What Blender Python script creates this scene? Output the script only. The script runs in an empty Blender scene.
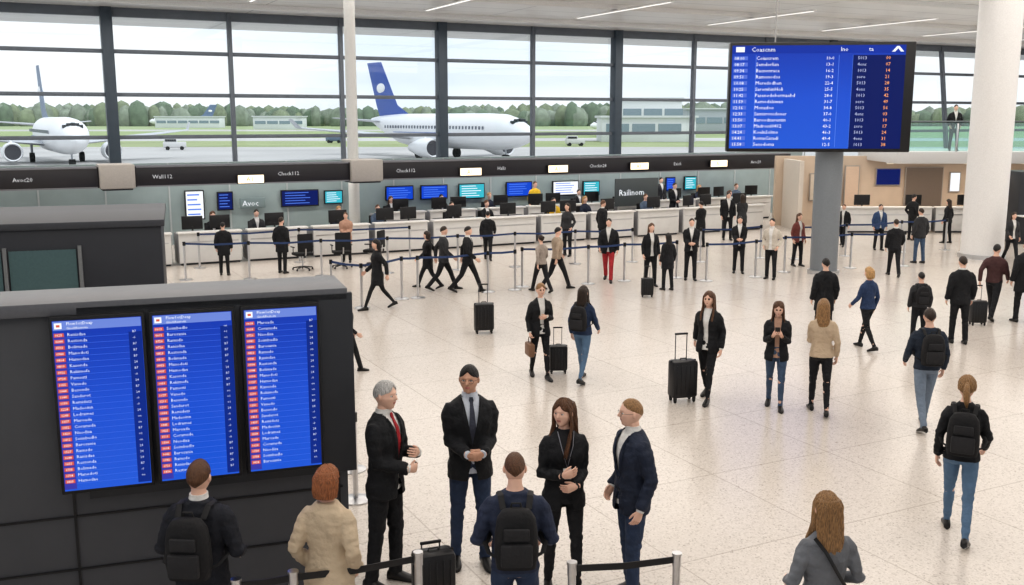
import bpy, bmesh, math, random, time
from mathutils import Vector, Matrix, noise
from math import sin, cos, pi, radians, atan, tan, sqrt, exp, copysign
T0=time.time()
R=random.Random(7)
SC=bpy.context.scene
COL=SC.collection
SC.view_settings.view_transform='Standard'
for lk in('Medium High Contrast','Standard - Medium High Contrast'):
    try: SC.view_settings.look=lk; print('LOOK',lk); break
    except Exception as ex: pass
V=Vector
# ---------------------------------------------------------------- camera
H=4.15; F=1000.0; TH=radians(9.9)
cd=bpy.data.cameras.new('camera'); cam=bpy.data.objects.new('camera',cd); COL.objects.link(cam)
cam.location=(0,0,H); cam.rotation_euler=(radians(90)-TH,0,0)
cd.sensor_width=36; cd.lens=36*F/1024; cd.clip_end=3000
SC.camera=cam
def ray(u,v):
    xc=(u-512)/F; yc=(292.5-v)/F
    return V((xc,cos(TH)+yc*sin(TH),-sin(TH)+yc*cos(TH)))
def G(u,v,z=0.0):
    d=ray(u,v); t=(z-H)/d.z
    return V((d.x*t,d.y*t,z))
def GY(u,v,Y):
    d=ray(u,v); t=Y/d.y
    return V((d.x*t,Y,H+d.z*t))
F0=V((-19.2,38,0)); FE=V((.8926,.4509,0)); FN=V((-.4509,.8926,0)); FA=math.atan2(.4509,.8926)
def LP(s,d,z=0): return F0+FE*s+FN*d+V((0,0,z))
def SU(u,d):
    r=(u-512)/1015.0
    a=F0+FN*d
    return (r*a.y-a.x)/(FE.x-FE.y*r)
def LU(u,d,z=0): return LP(SU(u,d),d,z)
def ZV(p,v):
    d=ray(512,v); return H+d.z*(p.y/d.y)
# ---------------------------------------------------------------- materials
MC={}
def mat(name,col,rough=.6,metal=0,emi=0,bump=0,nscale=30,var=.06,ecol=None,stretch=None,bd=.02):
    if name in MC: return MC[name]
    m=bpy.data.materials.new(name); m.use_nodes=True; nt=m.node_tree; b=nt.nodes['Principled BSDF']
    b.inputs['Roughness'].default_value=rough; b.inputs['Metallic'].default_value=metal
    c=(col[0],col[1],col[2],1)
    if emi:
        b.inputs['Base Color'].default_value=(0,0,0,1) if not ecol else c
        e=ecol or col
        b.inputs['Emission Color'].default_value=(e[0],e[1],e[2],1); b.inputs['Emission Strength'].default_value=emi
        b.inputs['Specular IOR Level'].default_value=.2
    else:
        tc=nt.nodes.new('ShaderNodeTexCoord'); n=nt.nodes.new('ShaderNodeTexNoise'); n.inputs['Scale'].default_value=nscale; n.inputs['Detail'].default_value=3
        src=tc.outputs['Object']
        if stretch:
            mp=nt.nodes.new('ShaderNodeMapping'); mp.inputs['Scale'].default_value=stretch; nt.links.new(src,mp.inputs[0]); src=mp.outputs[0]
        nt.links.new(src,n.inputs['Vector'])
        mx=nt.nodes.new('ShaderNodeMix'); mx.data_type='RGBA'
        mx.inputs[6].default_value=tuple(max(0,x*(1-var*2)) for x in col[:3])+(1,)
        mx.inputs[7].default_value=tuple(min(1,x*(1+var*2)) for x in col[:3])+(1,)
        fo=n.outputs['Fac']
        if stretch:
            mr=nt.nodes.new('ShaderNodeMapRange'); mr.inputs['From Min'].default_value=.35; mr.inputs['From Max'].default_value=.65; nt.links.new(fo,mr.inputs[0]); fo=mr.outputs[0]
        nt.links.new(fo,mx.inputs[0]); nt.links.new(mx.outputs[2],b.inputs['Base Color'])
        if bump:
            bp=nt.nodes.new('ShaderNodeBump'); bp.inputs['Strength'].default_value=bump; bp.inputs['Distance'].default_value=bd
            nt.links.new(n.outputs['Fac'],bp.inputs['Height']); nt.links.new(bp.outputs['Normal'],b.inputs['Normal'])
    MC[name]=m; return m
def cloth(c):
    return mat('cloth_%d_%d_%d'%tuple(int(x*255) for x in c),c,.8,bump=.8,nscale=9,var=.2 if sum(c)<.6 else .05,bd=.05)
def glassm(name,tint,refl=.08,rough=.02):
    if name in MC: return MC[name]
    m=bpy.data.materials.new(name); m.use_nodes=True; nt=m.node_tree; nt.nodes.clear()
    o=nt.nodes.new('ShaderNodeOutputMaterial'); t=nt.nodes.new('ShaderNodeBsdfTransparent'); g=nt.nodes.new('ShaderNodeBsdfGlossy'); mx=nt.nodes.new('ShaderNodeMixShader')
    t.inputs[0].default_value=(*tint,1); g.inputs['Roughness'].default_value=rough; mx.inputs[0].default_value=refl
    nt.links.new(t.outputs[0],mx.inputs[1]); nt.links.new(g.outputs[0],mx.inputs[2]); nt.links.new(mx.outputs[0],o.inputs[0])
    MC[name]=m; return m
# ---------------------------------------------------------------- mesh builder
class MB:
    def __init__(s): s.v=[];s.f=[];s.m=[]
    def add(s,vs,fs,mi=0,M=None):
        o=len(s.v)
        for p in vs:
            p=V(p); s.v.append(M@p if M else p)
        for f in fs: s.f.append([i+o for i in f]); s.m.append(mi)
        return s
    def box(s,c,d,bev=0,mi=0,M=None):
        bm=bmesh.new(); bmesh.ops.create_cube(bm,size=1)
        for q in bm.verts: q.co=V((q.co.x*d[0],q.co.y*d[1],q.co.z*d[2]))
        if bev: bmesh.ops.bevel(bm,geom=bm.edges[:],offset=bev,segments=2,affect='EDGES',profile=.5)
        bm.verts.index_update()
        vs=[q.co+V(c) for q in bm.verts]; fs=[[q.index for q in f.verts] for f in bm.faces]; bm.free()
        return s.add(vs,fs,mi,M)
    def loft(s,rings,mi=0,cap=True,M=None,mif=None):
        n=len(rings[0]); vs=[p for r in rings for p in r]; o=len(s.v); s.add(vs,[],0,M)
        for i in range(len(rings)-1):
            for j in range(n):
                k=(j+1)%n
                s.f.append([o+i*n+j,o+i*n+k,o+(i+1)*n+k,o+(i+1)*n+j]); s.m.append(mif(i,j) if mif else mi)
        if cap:
            s.f.append([o+j for j in range(n)][::-1]); s.m.append(mi)
            s.f.append([o+(len(rings)-1)*n+j for j in range(n)]); s.m.append(mi)
        return s
    def tube(s,pts,rad,n=10,mi=0,ref=None,M=None,cap=True):
        pts=[V(p) for p in pts]; rings=[]
        x=None
        for i,p in enumerate(pts):
            t=(pts[min(i+1,len(pts)-1)]-pts[max(i-1,0)]).normalized()
            if x is None:
                r=V(ref) if ref else (V((1,0,0)) if abs(t.x)<.8 else V((0,1,0)))
                x=r
            x=(x-t*x.dot(t)).normalized(); y=t.cross(x)
            q=rad[i] if isinstance(rad,(list,tuple)) else rad
            if not isinstance(q,tuple): q=(q,q)
            rings.append([p+x*(q[0]*cos(2*pi*j/n))+y*(q[1]*sin(2*pi*j/n)) for j in range(n)])
        return s.loft(rings,mi,cap,M)
    def cyl(s,c,r,h,n=20,mi=0,r2=None,M=None):
        r2=r if r2 is None else r2; c=V(c)
        return s.loft([[c+V((q*cos(2*pi*j/n),q*sin(2*pi*j/n),z)) for j in range(n)] for q,z in ((r,0),(r2,h))],mi,True,M)
    def ell(s,c,r,n=12,m=8,mi=0,M=None):
        c=V(c); rings=[]
        for i in range(m+1):
            a=-pi/2+pi*i/m; a=max(-pi/2+.02,min(pi/2-.02,a))
            rings.append([c+V((r[0]*cos(a)*cos(2*pi*j/n),r[1]*cos(a)*sin(2*pi*j/n),r[2]*sin(a))) for j in range(n)])
        return s.loft(rings,mi,True,M)
    def quad(s,a,b,c,d,mi=0): return s.add([a,b,c,d],[[0,1,2,3]],mi)
    def mesh(s,name='m',mats=(),sharp=40):
        me=bpy.data.meshes.new(name); me.from_pydata([tuple(p) for p in s.v],[],s.f); me.update()
        for m in mats: me.materials.append(m)
        me.polygons.foreach_set('material_index',s.m)
        me.polygons.foreach_set('use_smooth',[True]*len(s.f))
        if sharp: me.set_sharp_from_angle(angle=radians(sharp))
        return me
def setp(o,label=None,cat=None,group=None,kind=None):
    if label: o['label']=label
    if cat: o['category']=cat
    if group: o['group']=group
    if kind: o['kind']=kind
def mk(name,me,parent=None,loc=(0,0,0),rz=0,sc=1,label=None,cat=None,group=None,kind=None,M=None):
    o=bpy.data.objects.new(name,me); COL.objects.link(o)
    if M is not None: o.matrix_world=M
    else:
        o.location=loc; o.rotation_euler=(0,0,rz); o.scale=(sc,sc,sc)
    if parent: o.parent=parent
    setp(o,label,cat,group,kind); return o
def thing(name,parts,loc=(0,0,0),rz=0,sc=1,label='',cat='',group=None,M=None):
    e=mk(name,None,None,loc,rz,sc,label,cat,group,M=M); e.empty_display_size=.1
    for p in parts:
        o=mk(p[0],p[1],e)
        if len(p)>2: o['label']=p[2]
    return e
def struct(name,mb,mats,sharp=40,loc=(0,0,0),rz=0):
    return mk(name,mb.mesh(name,mats,sharp),loc=loc,rz=rz,kind='structure')
TXC={}
def text(mb,body,size,M,mi=0,align='LEFT'):
    k=(body,size,align)
    if k not in TXC:
        c=bpy.data.curves.new('t','FONT'); c.body=body; c.size=size; c.align_x=align; c.resolution_u=1
        o=bpy.data.objects.new('t',c); COL.objects.link(o); bpy.context.view_layer.update()
        dg=bpy.context.evaluated_depsgraph_get(); e=o.evaluated_get(dg); me=e.to_mesh()
        TXC[k]=([v.co.copy() for v in me.vertices],[list(p.vertices) for p in me.polygons])
        e.to_mesh_clear(); bpy.data.objects.remove(o); bpy.data.curves.remove(c)
    vs,fs=TXC[k]; mb.add(vs,fs,mi,M)
def TM(x,y,z):
    return Matrix.Translation((x,y,z))@Matrix.Rotation(radians(90),4,'X')
def tpart(name,body,size,x,y,z,m):
    a=MB(); text(a,body,size,TM(x,y,z)); return (name,a.mesh('t',[m]))
def bpart(name,c,d,m,bev=0):
    a=MB(); a.box(c,d,bev); return (name,a.mesh(name,[m]))
white=mat('white_paint',(.78,.78,.77),.5); black=mat('black_plastic',(.010,.010,.012),.4); dark=mat('charcoal_panel',(.03,.033,.04),.45,nscale=4)
chrome=mat('brushed_chrome',(.62,.62,.63),.28,1); rubber=mat('rubber',(.02,.02,.02),.8)
blueS=mat('screen_blue',(.008,.07,.55),emi=1.0); navyS=mat('screen_navy',(.004,.014,.12),emi=1.0); whiteS=mat('screen_white',(.85,.88,.92),emi=1.0)
redS=mat('screen_red',(.62,.11,.07),emi=1.0); yelS=mat('screen_amber',(.95,.42,.12),emi=1.1); cyanS=mat('screen_cyan',(.05,.45,.55),emi=1.0); lblueS=mat('screen_light_blue',(.10,.22,.75),emi=1.0)
warmS=mat('warm_sign',(1,.82,.58),emi=1.8)
def gradblue():
    m=bpy.data.materials.new('screen_blue_gradient'); m.use_nodes=True; nt=m.node_tree; b=nt.nodes['Principled BSDF']; b.inputs['Base Color'].default_value=(0,0,0,1); b.inputs['Specular IOR Level'].default_value=.3; b.inputs['Roughness'].default_value=.25
    tc=nt.nodes.new('ShaderNodeTexCoord'); r=nt.nodes.new('ShaderNodeValToRGB'); sx=nt.nodes.new('ShaderNodeSeparateXYZ'); nt.links.new(tc.outputs['Generated'],sx.inputs[0]); nt.links.new(sx.outputs['Z'],r.inputs[0]); nt.links.new(r.outputs[0],b.inputs['Emission Color']); b.inputs['Emission Strength'].default_value=.95
    r.color_ramp.elements[0].color=(.02,.11,.62,1); r.color_ramp.elements[1].color=(.008,.045,.40,1); e=r.color_ramp.elements.new(.5); e.color=(.016,.09,.58,1); return m
gblue=gradblue()
# ---------------------------------------------------------------- people
MALE=[(.80,0,.165,.108),(.90,-.005,.17,.118),(1.0,0,.158,.105),(1.1,.003,.152,.10),(1.2,0.005,.164,.108),(1.3,.005,.18,.118),(1.38,.0,.186,.108),(1.43,-.006,.165,.09),(1.465,-.01,.115,.074),(1.495,-.01,.068,.062),(1.54,0,.057,.058),(1.62,.005,.053,.056)]
FEM=[(.80,0,.16,.11),(.90,-.008,.17,.122),(1.0,0,.15,.10),(1.1,.003,.127,.088),(1.2,.005,.14,.098),(1.28,.014,.155,.118),(1.36,.003,.162,.102),(1.42,-.006,.145,.083),(1.46,-.01,.098,.067),(1.495,-.01,.058,.055),(1.54,0,.047,.05),(1.62,.005,.045,.05)]
def prof(g,z):
    T=MALE if g=='m' else FEM
    if z<=T[0][0]: return T[0][1:]
    for a,b in zip(T,T[1:]):
        if z<=b[0]:
            t=(z-a[0])/(b[0]-a[0]); return tuple(a[i]+(b[i]-a[i])*t for i in (1,2,3))
    return T[-1][1:]
def ering(c,rx,ry,n,p=2.3):
    out=[]; e=2/p
    for i in range(n):
        a=2*pi*i/n; ca,sa=cos(a),sin(a)
        out.append(V((c[0]+rx*copysign(abs(ca)**e,ca),c[1]+ry*copysign(abs(sa)**e,sa),c[2])))
    return out
HT={'rest':(.245,.05,.885),'fwd':(.225,.24,.96),'back':(.25,-.19,.92),'clasp':(.06,.25,1.07),'gest':(.10,.33,1.14),'ch2':(.07,.26,1.17),'phone':(.07,.27,1.24),'pull':(.30,-.2,.93),'pocket':(.205,.07,.95),'type':(.15,.36,1.10),'hold':(.24,.1,.9),'chest':(.05,.24,1.2),'wheel':(.20,.20,1.04)}
POSE={'stand':(4,5,-4,3,'rest','rest'),'clasp':(4,5,-3,2,'clasp','clasp'),'gest':(4,6,-4,3,'ch2','clasp'),'gest2':(5,6,-4,3,'clasp','ch2'),
'phone':(12,8,-10,9,'phone','phone'),'pock':(3,4,-3,3,'pocket','pocket'),'walk':(26,6,-20,20,'back','fwd'),'walk2':(-20,20,26,6,'fwd','back'),'walk3':(20,5,-15,18,'rest','fwd'),'walk4':(-15,18,20,5,'fwd','rest'),
'pullR':(18,5,-13,14,'rest','pull'),'sit':(84,82,80,84,'type','type'),'bag':(14,4,-11,12,'chest','hold'),'one':(5,5,-4,3,'rest','pocket'),'pack':(2,3,-2,2,'wheel','wheel'),'onward':(14,4,-11,14,'phone','rest')}
PC={}
def ik(S,T,l1,l2,pole):
    d=T-S; L=min(d.length,(l1+l2)*.995); dn=d.normalized(); a=(l1*l1-l2*l2+L*L)/(2*L); h=sqrt(max(0,l1*l1-a*a))
    pe=(pole-dn*pole.dot(dn)).normalized(); return S+dn*a+pe*h,S+dn*L
def skel(g,pose):
    aL,bL,aR,bR,hL,hR=POSE[pose]; J={}
    TL,SL,AH=.44,.405,.085
    zs=[]
    for a,b in ((aL,bL),(aR,bR)): zs.append(TL*cos(radians(a))+SL*cos(radians(a-b)))
    hip=AH+max(zs); J['dz']=hip-.93
    for sd,(a,b),k in ((-1,(aL,bL),'L'),(1,(aR,bR),'R')):
        h=V((sd*.086,-.005,hip)); sp=(.022 if abs(a)<6 else .004)*sd
        kn=h+V((sp,TL*sin(radians(a)),-TL*cos(radians(a)))); an=kn+V((sp*.5,SL*sin(radians(a-b)),-SL*cos(radians(a-b))))
        J['h'+k]=h;J['k'+k]=kn;J['a'+k]=an
    sx=.178 if g=='m' else .152
    for sd,hh,k in ((-1,hL,'L'),(1,hR,'R')):
        S=V((sd*sx,-.005,1.395+J['dz'])); t=HT[hh]; T=V((t[0]*sd*(1 if g=='m' else .93),t[1],t[2]+J['dz']))
        pole=V((sd*.45,-1,-.2)) if hh not in('type','chest','ch2') else V((sd*.6,-.6,-1))
        E,W=ik(S,T,.285,.255,pole); J['s'+k]=S;J['e'+k]=E;J['w'+k]=W;J['t'+k]=hh
    return J
def remesh(mb,vox,it=3):
    me=mb.mesh('tmp'); o=bpy.data.objects.new('tmp',me); COL.objects.link(o)
    m=o.modifiers.new('r','REMESH'); m.mode='VOXEL'; m.voxel_size=vox; m.use_smooth_shade=True
    s=o.modifiers.new('s','SMOOTH'); s.factor=.6; s.iterations=it
    dg=bpy.context.evaluated_depsgraph_get(); r=bpy.data.meshes.new_from_object(o.evaluated_get(dg))
    bpy.data.objects.remove(o); bpy.data.meshes.remove(me); return r
def mesh2mb(me,mb=None,mi=0):
    mb=mb or MB(); mb.add([v.co.copy() for v in me.vertices],[list(p.vertices) for p in me.polygons],mi); bpy.data.meshes.remove(me); return mb
def wrinkle(me,J,amp):
    pts=[J[k] for k in('eL','eR','kL','kR','wL','wR','aL','aR','hL','hR')]
    ns=[v.normal.copy() for v in me.vertices]
    for v,nn in zip(me.vertices,ns):
        c=v.co; w=.40
        for p in pts: w+=1.0*exp(-((c-p).length/.10)**2)
        f=noise.noise(V((c.x*9,c.y*9,c.z*24)))+.5*noise.noise(V((c.x*20+5,c.y*20,c.z*30)))
        v.co=c+nn*(amp*w*f)
HC=V((0,.018,1.640))
def headpt(dx,dy,dz,infl=0,feat=True):
    x=dx*(.075+infl); z=dz*(.118+infl)
    if dy>0:
        y=(.093+infl)*(dy**(.72 if dz<0 else .95))
    else: y=dy*(.102+infl)
    if dz<0:
        x*=1-.30*(-dz)**1.5
        if dy<0: y*=1-.42*(-dz)
    if feat and dy>0:
        ax=abs(dx)
        n=exp(-(dx/.14)**2)
        if -.27<dz<.16: y+=.027*n*max(0,min(1,(.18-dz)/.32))*(1 if dz>-.2 else max(0,(dz+.27)/.07))
        y-=.010*exp(-((ax-.38)/.19)**2-((dz-.07)/.11)**2)
        y+=.005*exp(-((dz-.27)/.09)**2)*exp(-(dx/.6)**2)
        y+=.006*exp(-((dz+.44)/.06)**2)*exp(-(dx/.28)**2)
        y-=.004*exp(-((dz+.44)/.012)**2)*exp(-(dx/.26)**2)
        y+=.010*exp(-((dz+.80)/.16)**2-(dx/.32)**2)
        x+=copysign(.004,dx)*exp(-((dz+.12)/.16)**2)*exp(-((ax-.6)/.25)**2)
    return HC+V((x,y,z))
def head(mb,lvl,M,g,beard=False):
    N,K={0:(20,14),1:(34,24),2:(72,52)}[lvl]
    rings=[];D=[]
    for i in range(K+1):
        a=-pi/2+pi*i/K; a=max(-pi/2+.03,min(pi/2-.03,a)); dz=sin(a); r=cos(a)
        row=[]; 
        for j in range(N):
            t=2*pi*(j+.5)/N; row.append((r*cos(t),r*sin(t),dz))
        D.append(row); rings.append([M@headpt(*d) for d in row])
    def mi(i,j):
        p=D[i][j];q=D[i+1][(j+1)%N]; dx=(p[0]+q[0])/2;dy=(p[1]+q[1])/2;dz=(p[2]+q[2])/2
        if dy<.3: return 0
        ax=abs(dx)
        if ax<(.24) and -.50<dz<-.38: return 1
        if .18<ax<.54 and (.215 if lvl==2 else .17)<dz<(.262 if lvl==2 else .28): return 2
        if lvl<2 and .26<ax<.48 and .0<dz<.10: return 4
        if beard and dz<-.30 and ax>.1: return 2
        return 0
    mb.loft(rings,0,True,None,mi)
    for s in(-1,1):
        if lvl>0:
            c=HC+V((s*.077,-.004,-.002)); mb.ell(c,(.009,.018,.031),8,6,0,M)
            if lvl==2: mb.ell(c+V((s*.004,.003,-.002)),(.008,.009,.02),8,6,0,M)
    if lvl==2:
        for s in(-1,1):
            c=HC+V((s*.030,.0765,.008))
            mb.ell(c,(.0135,.010,.0068),10,8,3,M); mb.ell(c+V((0,.0065,0)),(.0052,.0050,.0052),8,6,4,M)
            mb.tube([c+V((-.014,.006,.003)),c+V((0,.0105,.008)),c+V((.014,.006,.003))],.0014,5,2,M=M)
def hand(mb,W,dr,pn,side,curl,lvl):
    dr=dr.normalized(); pn=(pn-dr*pn.dot(dr)).normalized(); th=dr.cross(pn)*side
    n=6 if lvl<2 else 8; N=8 if lvl<2 else 12
    rg=[]
    for t,a,b in((-.03,.026,.021),(.0,.027,.02),(.03,.036,.019),(.065,.041,.017),(.088,.038,.012)):
        rg.append([W+dr*t+th*(a*cos(2*pi*j/N))+pn*(b*sin(2*pi*j/N)) for j in range(N)])
    mb.loft(rg,0)
    for k,(o,l) in enumerate(((.030,.070),(.0105,.080),(-.0095,.074),(-.029,.058))):
        b=W+dr*.078+th*o; c1=curl*(1+.1*k); c2=curl*2.0
        d1=dr*cos(c1)+pn*sin(c1); d2=dr*cos(c2)+pn*sin(c2); c3=curl*2.8; d3=dr*cos(c3)+pn*sin(c3)
        p1=b+d1*l*.45; p2=p1+d2*l*.32; p3=p2+d3*l*.25
        mb.tube([b-dr*.012,b,p1,p2,p3],[.0085,.0088,.0083,.0075,.005],n,0,ref=tuple(th))
    b=W+dr*.022+th*.024; d1=(dr*.75+th*.6+pn*.3).normalized(); d2=(dr*.9+th*.2+pn*.4).normalized()
    mb.tube([b,b+d1*.034,b+d1*.034+d2*.03,b+d1*.034+d2*.048],[.013,.0105,.009,.005],n,0,ref=tuple(pn))
def build_body(g,pose,lvl,hy,hp,beard):
    k=('b',g,pose,lvl,hy,hp,beard)
    if k in PC: return PC[k]
    J=skel(g,pose); dz=J['dz']; core=MB(); n=16
    zs=[.86,.92,1.0,1.1,1.2,1.28,1.36,1.42,1.46,1.495,1.54,1.6]
    core.loft([ering((0,prof(g,z)[0],z+dz),prof(g,z)[1]*.93,prof(g,z)[2]*.93,n,2.1) for z in zs])
    for q in'LR':
        h,kn,a=J['h'+q],J['k'+q],J['a'+q]
        core.tube([h+V((0,0,.04)),h.lerp(kn,.35),kn,kn.lerp(a,.35),a,a-V((0,0,.03))],[.078,.072,.050,.05,.034,.034],10)
        s,e,w=J['s'+q],J['e'+q],J['w'+q]; f=1 if g=='m' else .85
        core.tube([s+V((-s.x*.3,0,.005)),s,s.lerp(e,.5),e,e.lerp(w,.4),w],[.045*f,.048*f,.042*f,.036*f,.034*f,.024*f],10)
    mb=mesh2mb(remesh(core,.024,1))
    MH=Matrix.Translation((0,0,dz+1.53))@Matrix.Rotation(radians(hy),4,'Z')@Matrix.Rotation(radians(hp),4,'X')@Matrix.Translation((0,0,-1.53))
    head(mb,lvl,MH,g,beard)
    for q,sd in(('L',-1),('R',1)):
        w,e=J['w'+q],J['e'+q]; t=J['t'+q]; dr=(w-e).normalized(); curl=.38
        pn=V((-sd,0,0)); 
        if t in('clasp','chest','ch2'): dr=(V((-sd*.9,.25,-.15 if t!='ch2' else .25))).normalized(); pn=V((0,-1,0.1)); curl=.5
        elif t=='phone': dr=V((-sd*.25,.6,.7)).normalized(); pn=V((-sd,-.2,.2)); curl=.7
        elif t=='gest': pn=V((-sd*.5,0,.8)); curl=.3
        elif t=='type': dr=V((-sd*.1,1,-.1)); pn=V((0,0,-1)); curl=.3
        elif t in('pull','hold','wheel'): curl=.75; dr=(dr+V((0,0,-.6))).normalized()
        hand(mb,w,dr,pn,sd,curl,lvl)
    me=mb.mesh('body',[MC['skin0'],MC['lips'],MC['hair0'],MC['eye_white'],MC['eye_dark']],50)
    PC[k]=(me,J,MH); return PC[k]
def cutV(me,g,dz,kind,vox,off):
    zv={'suit':1.10,'open':.5,'vneck':1.26}[kind]
    def w(z):
        z=z-dz
        if kind=='suit':
            if z>=zv: return (z-zv)*.185
            return max(0,(1.02-z))*.22 if z<1.02 else 0
        if kind=='open': return .035+max(0,z-1.2)*.10+max(0,1.0-z)*.12
        return max(0,z-zv)*.28
    bm=bmesh.new(); bm.from_mesh(me); dl=[]
    for f in bm.faces:
        c=f.calc_center_median()
        if c.y>.03 and abs(c.x)<w(c.z) and c.z<1.52+dz: dl.append(f)
    bmesh.ops.delete(bm,geom=dl,context='FACES')
    for v in bm.verts:
        if v.is_boundary and v.co.y>.03:
            ww=w(v.co.z)
            if abs(abs(v.co.x)-ww)<vox*1.6 and ww>0: v.co.x=copysign(ww,v.co.x)
    bm.to_mesh(me); bm.free(); return w
def sleeves(mb,J,g,off,cut=1.0,f2=1.0):
    f=1 if g=='m' else .86
    for q in'LR':
        s,e,w=J['s'+q],J['e'+q],J['w'+q]
        P=[V((s.x*.55,s.y,s.z-.01)),s+V((-s.x*.04,0,-.004)),s.lerp(e,.18),s.lerp(e,.55),e,e.lerp(w,.45),e.lerp(w,.97*cut)]
        r=[.05,.055,.056,.050,.044,.040,.034]
        mb.tube(P,[x*f+off*(.6 if i<2 else 1) for i,x in enumerate(r)],14)
def build_top(g,pose,kind,lvl):
    k=('t',g,pose,kind,lvl)
    if k in PC: return PC[k]
    J=skel(g,pose); dz=J['dz']; vox=(.024,.017,.0105)[lvl]
    hem={'suit':.80,'open':.80,'top':.90,'coat':.66,'vneck':.88,'cardi':.86}[kind]; off={'suit':.018,'open':.018,'top':.012,'coat':.024,'vneck':.012,'cardi':.014}[kind]
    if pose=='sit': hem=max(hem,.88)
    mb=MB(); zs=[hem]; z=hem+.05
    while z<1.47: zs.append(z); z+=.05
    zs+=[1.475,1.50]
    rings=[]
    for z in zs:
        cy,rx,ry=prof(g,z); o=off
        if z<.95 and kind!='top': o+=(.95-z)*.07
        if z>1.44: o*=.8
        rings.append(ering((0,cy,z+dz),rx+o,ry+o,24))
    mb.loft(rings); sleeves(mb,J,g,off*.8)
    me=remesh(mb,vox,4 if lvl==2 else 2)
    if lvl>0: wrinkle(me,J,.011 if lvl==2 else .007)
    ck={'suit':'suit','open':'open','cardi':'open','vneck':'vneck'}.get(kind)
    if ck: w=cutV(me,g,dz,ck,vox,off)
    if lvl==2 and ck in('suit','open'):
        m2=mesh2mb(me)
        for sd in(-1,1):
            vs=[];zb=1.11 if ck=='suit' else 1.02; st=9
            for i in range(st+1):
                z=zb+(1.475-zb)*i/st; x0=w(z+dz); ww=.045*sin(pi*min(1,.12+.80*i/st))**.7
                if i>=7: ww*=.8
                for xx,dd in((x0-.002,.004),(x0+ww*.5,.012),(x0+ww,.006)):
                    cy,rx,ry=prof(g,z); rx+=off;ry+=off
                    tt=max(0,min(.98,xx/rx)); y=cy+ry*(1-tt**2.3)**(1/2.3)+dd
                    vs.append(V((sd*xx,y,z+dz)))
            fs=[]
            for i in range(st):
                for j in(0,1):
                    a=i*3+j; fs.append([a,a+1,a+4,a+3])
            m2.add(vs,fs,0)
        me=m2.mesh('jacket',[MC['hair0']],50)
    else:
        if not me.materials: me.materials.append(MC['hair0'])
        me.polygons.foreach_set('use_smooth',[True]*len(me.polygons))
    PC[k]=me; return me
def build_shirt(g,pose,lvl):
    k=('s',g,pose,lvl>0)
    if k in PC: return PC[k]
    J=skel(g,pose); dz=J['dz']; mb=MB(); rings=[]
    for z in[.86,.93,1.0,1.1,1.2,1.28,1.36,1.42,1.46,1.485]:
        cy,rx,ry=prof(g,z); rings.append(ering((0,cy,z+dz),rx+.004,ry+.004,24))
    rings.append(ering((0,-.006,1.50+dz),.068 if g=='m' else .06,.066 if g=='m' else .058,24,2))
    if g=='m': rings.append(ering((0,-.002,1.535+dz),.064,.066,24,2))
    mb.loft(rings)
    if lvl>0:
        for q in'LR': e,w=J['e'+q],J['w'+q]; d=(w-e).normalized(); mb.tube([w-d*.06,w-d*.0,w+d*.012],[.034,.034,.033] if g=='m' else [.029,.029,.028],12)
    me=mb.mesh('shirt',[MC['hair0']],60); PC[k]=me; return me
def build_trousers(g,pose,kind,lvl):
    k=('p',g,pose,kind,lvl)
    if k in PC: return PC[k]
    J=skel(g,pose); dz=J['dz']; mb=MB()
    r={'suit':[.094,.088,.066,.061,.056,.056],'jeans':[.090,.083,.061,.056,.045,.044],'slim':[.087,.078,.054,.052,.038,.037]}[kind]
    mb.loft([ering((0,prof(g,z)[0],z+dz),prof(g,z)[1]*f+.004,prof(g,z)[2]*f+.004,18) for z,f in((.86,.9),(.9,1),(.96,1),(1.02,1),(1.05,1))])
    for q in'LR':
        h,kn,a=J['h'+q],J['k'+q],J['a'+q]; d=(a-kn).normalized()
        mb.tube([h+V((0,0,.03)),h.lerp(kn,.4),kn,kn.lerp(a,.35),a-d*.01,a+d*.035],r,14)
    me=remesh(mb,(.024,.018,.013)[lvl],2)
    if lvl>0: wrinkle(me,J,.010)
    if not me.materials: me.materials.append(MC['hair0'])
    me.polygons.foreach_set('use_smooth',[True]*len(me.polygons))
    PC[k]=me; return me
def build_shoe(g,pose,side):
    k=('f',g,pose,side)
    if k in PC: return PC[k]
    J=skel(g,pose); a=J['a'+side]; kn=J['k'+side]; sd=-1 if side=='L' else 1
    up=max(0,a.z-.085); pitch=-math.asin(min(.95,up/.155)) if pose!='sit' else 0
    mb=MB(); rings=[];mm=[]
    for y,w,h in((-.078,.018,.05),(-.07,.032,.078),(-.03,.037,.100),(.02,.038,.098),(.06,.042,.075),(.11,.046,.058),(.15,.042,.048),(.18,.028,.038),(.192,.010,.026)):
        rg=[]
        for j in range(12):
            t=2*pi*j/12; cx=w*copysign(abs(cos(t))**.75,cos(t)); cz=h/2+h/2*copysign(abs(sin(t))**.75,sin(t)); rg.append(V((cx,y,cz)))
        rings.append(rg)
    M=Matrix.Translation((a.x,a.y,max(.085,a.z)-.085+0))@Matrix.Translation((0,0,.085))@Matrix.Rotation(radians(-sd*7),4,'Z')@Matrix.Rotation(pitch,4,'X')@Matrix.Translation((0,0,-.085))
    mb.loft(rings,0,True,M,lambda i,j:1 if 7<=j<=10 else 0)
    me=mb.mesh('shoe',[MC['hair0'],MC['hair0']],50); PC[k]=me; return me
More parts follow.
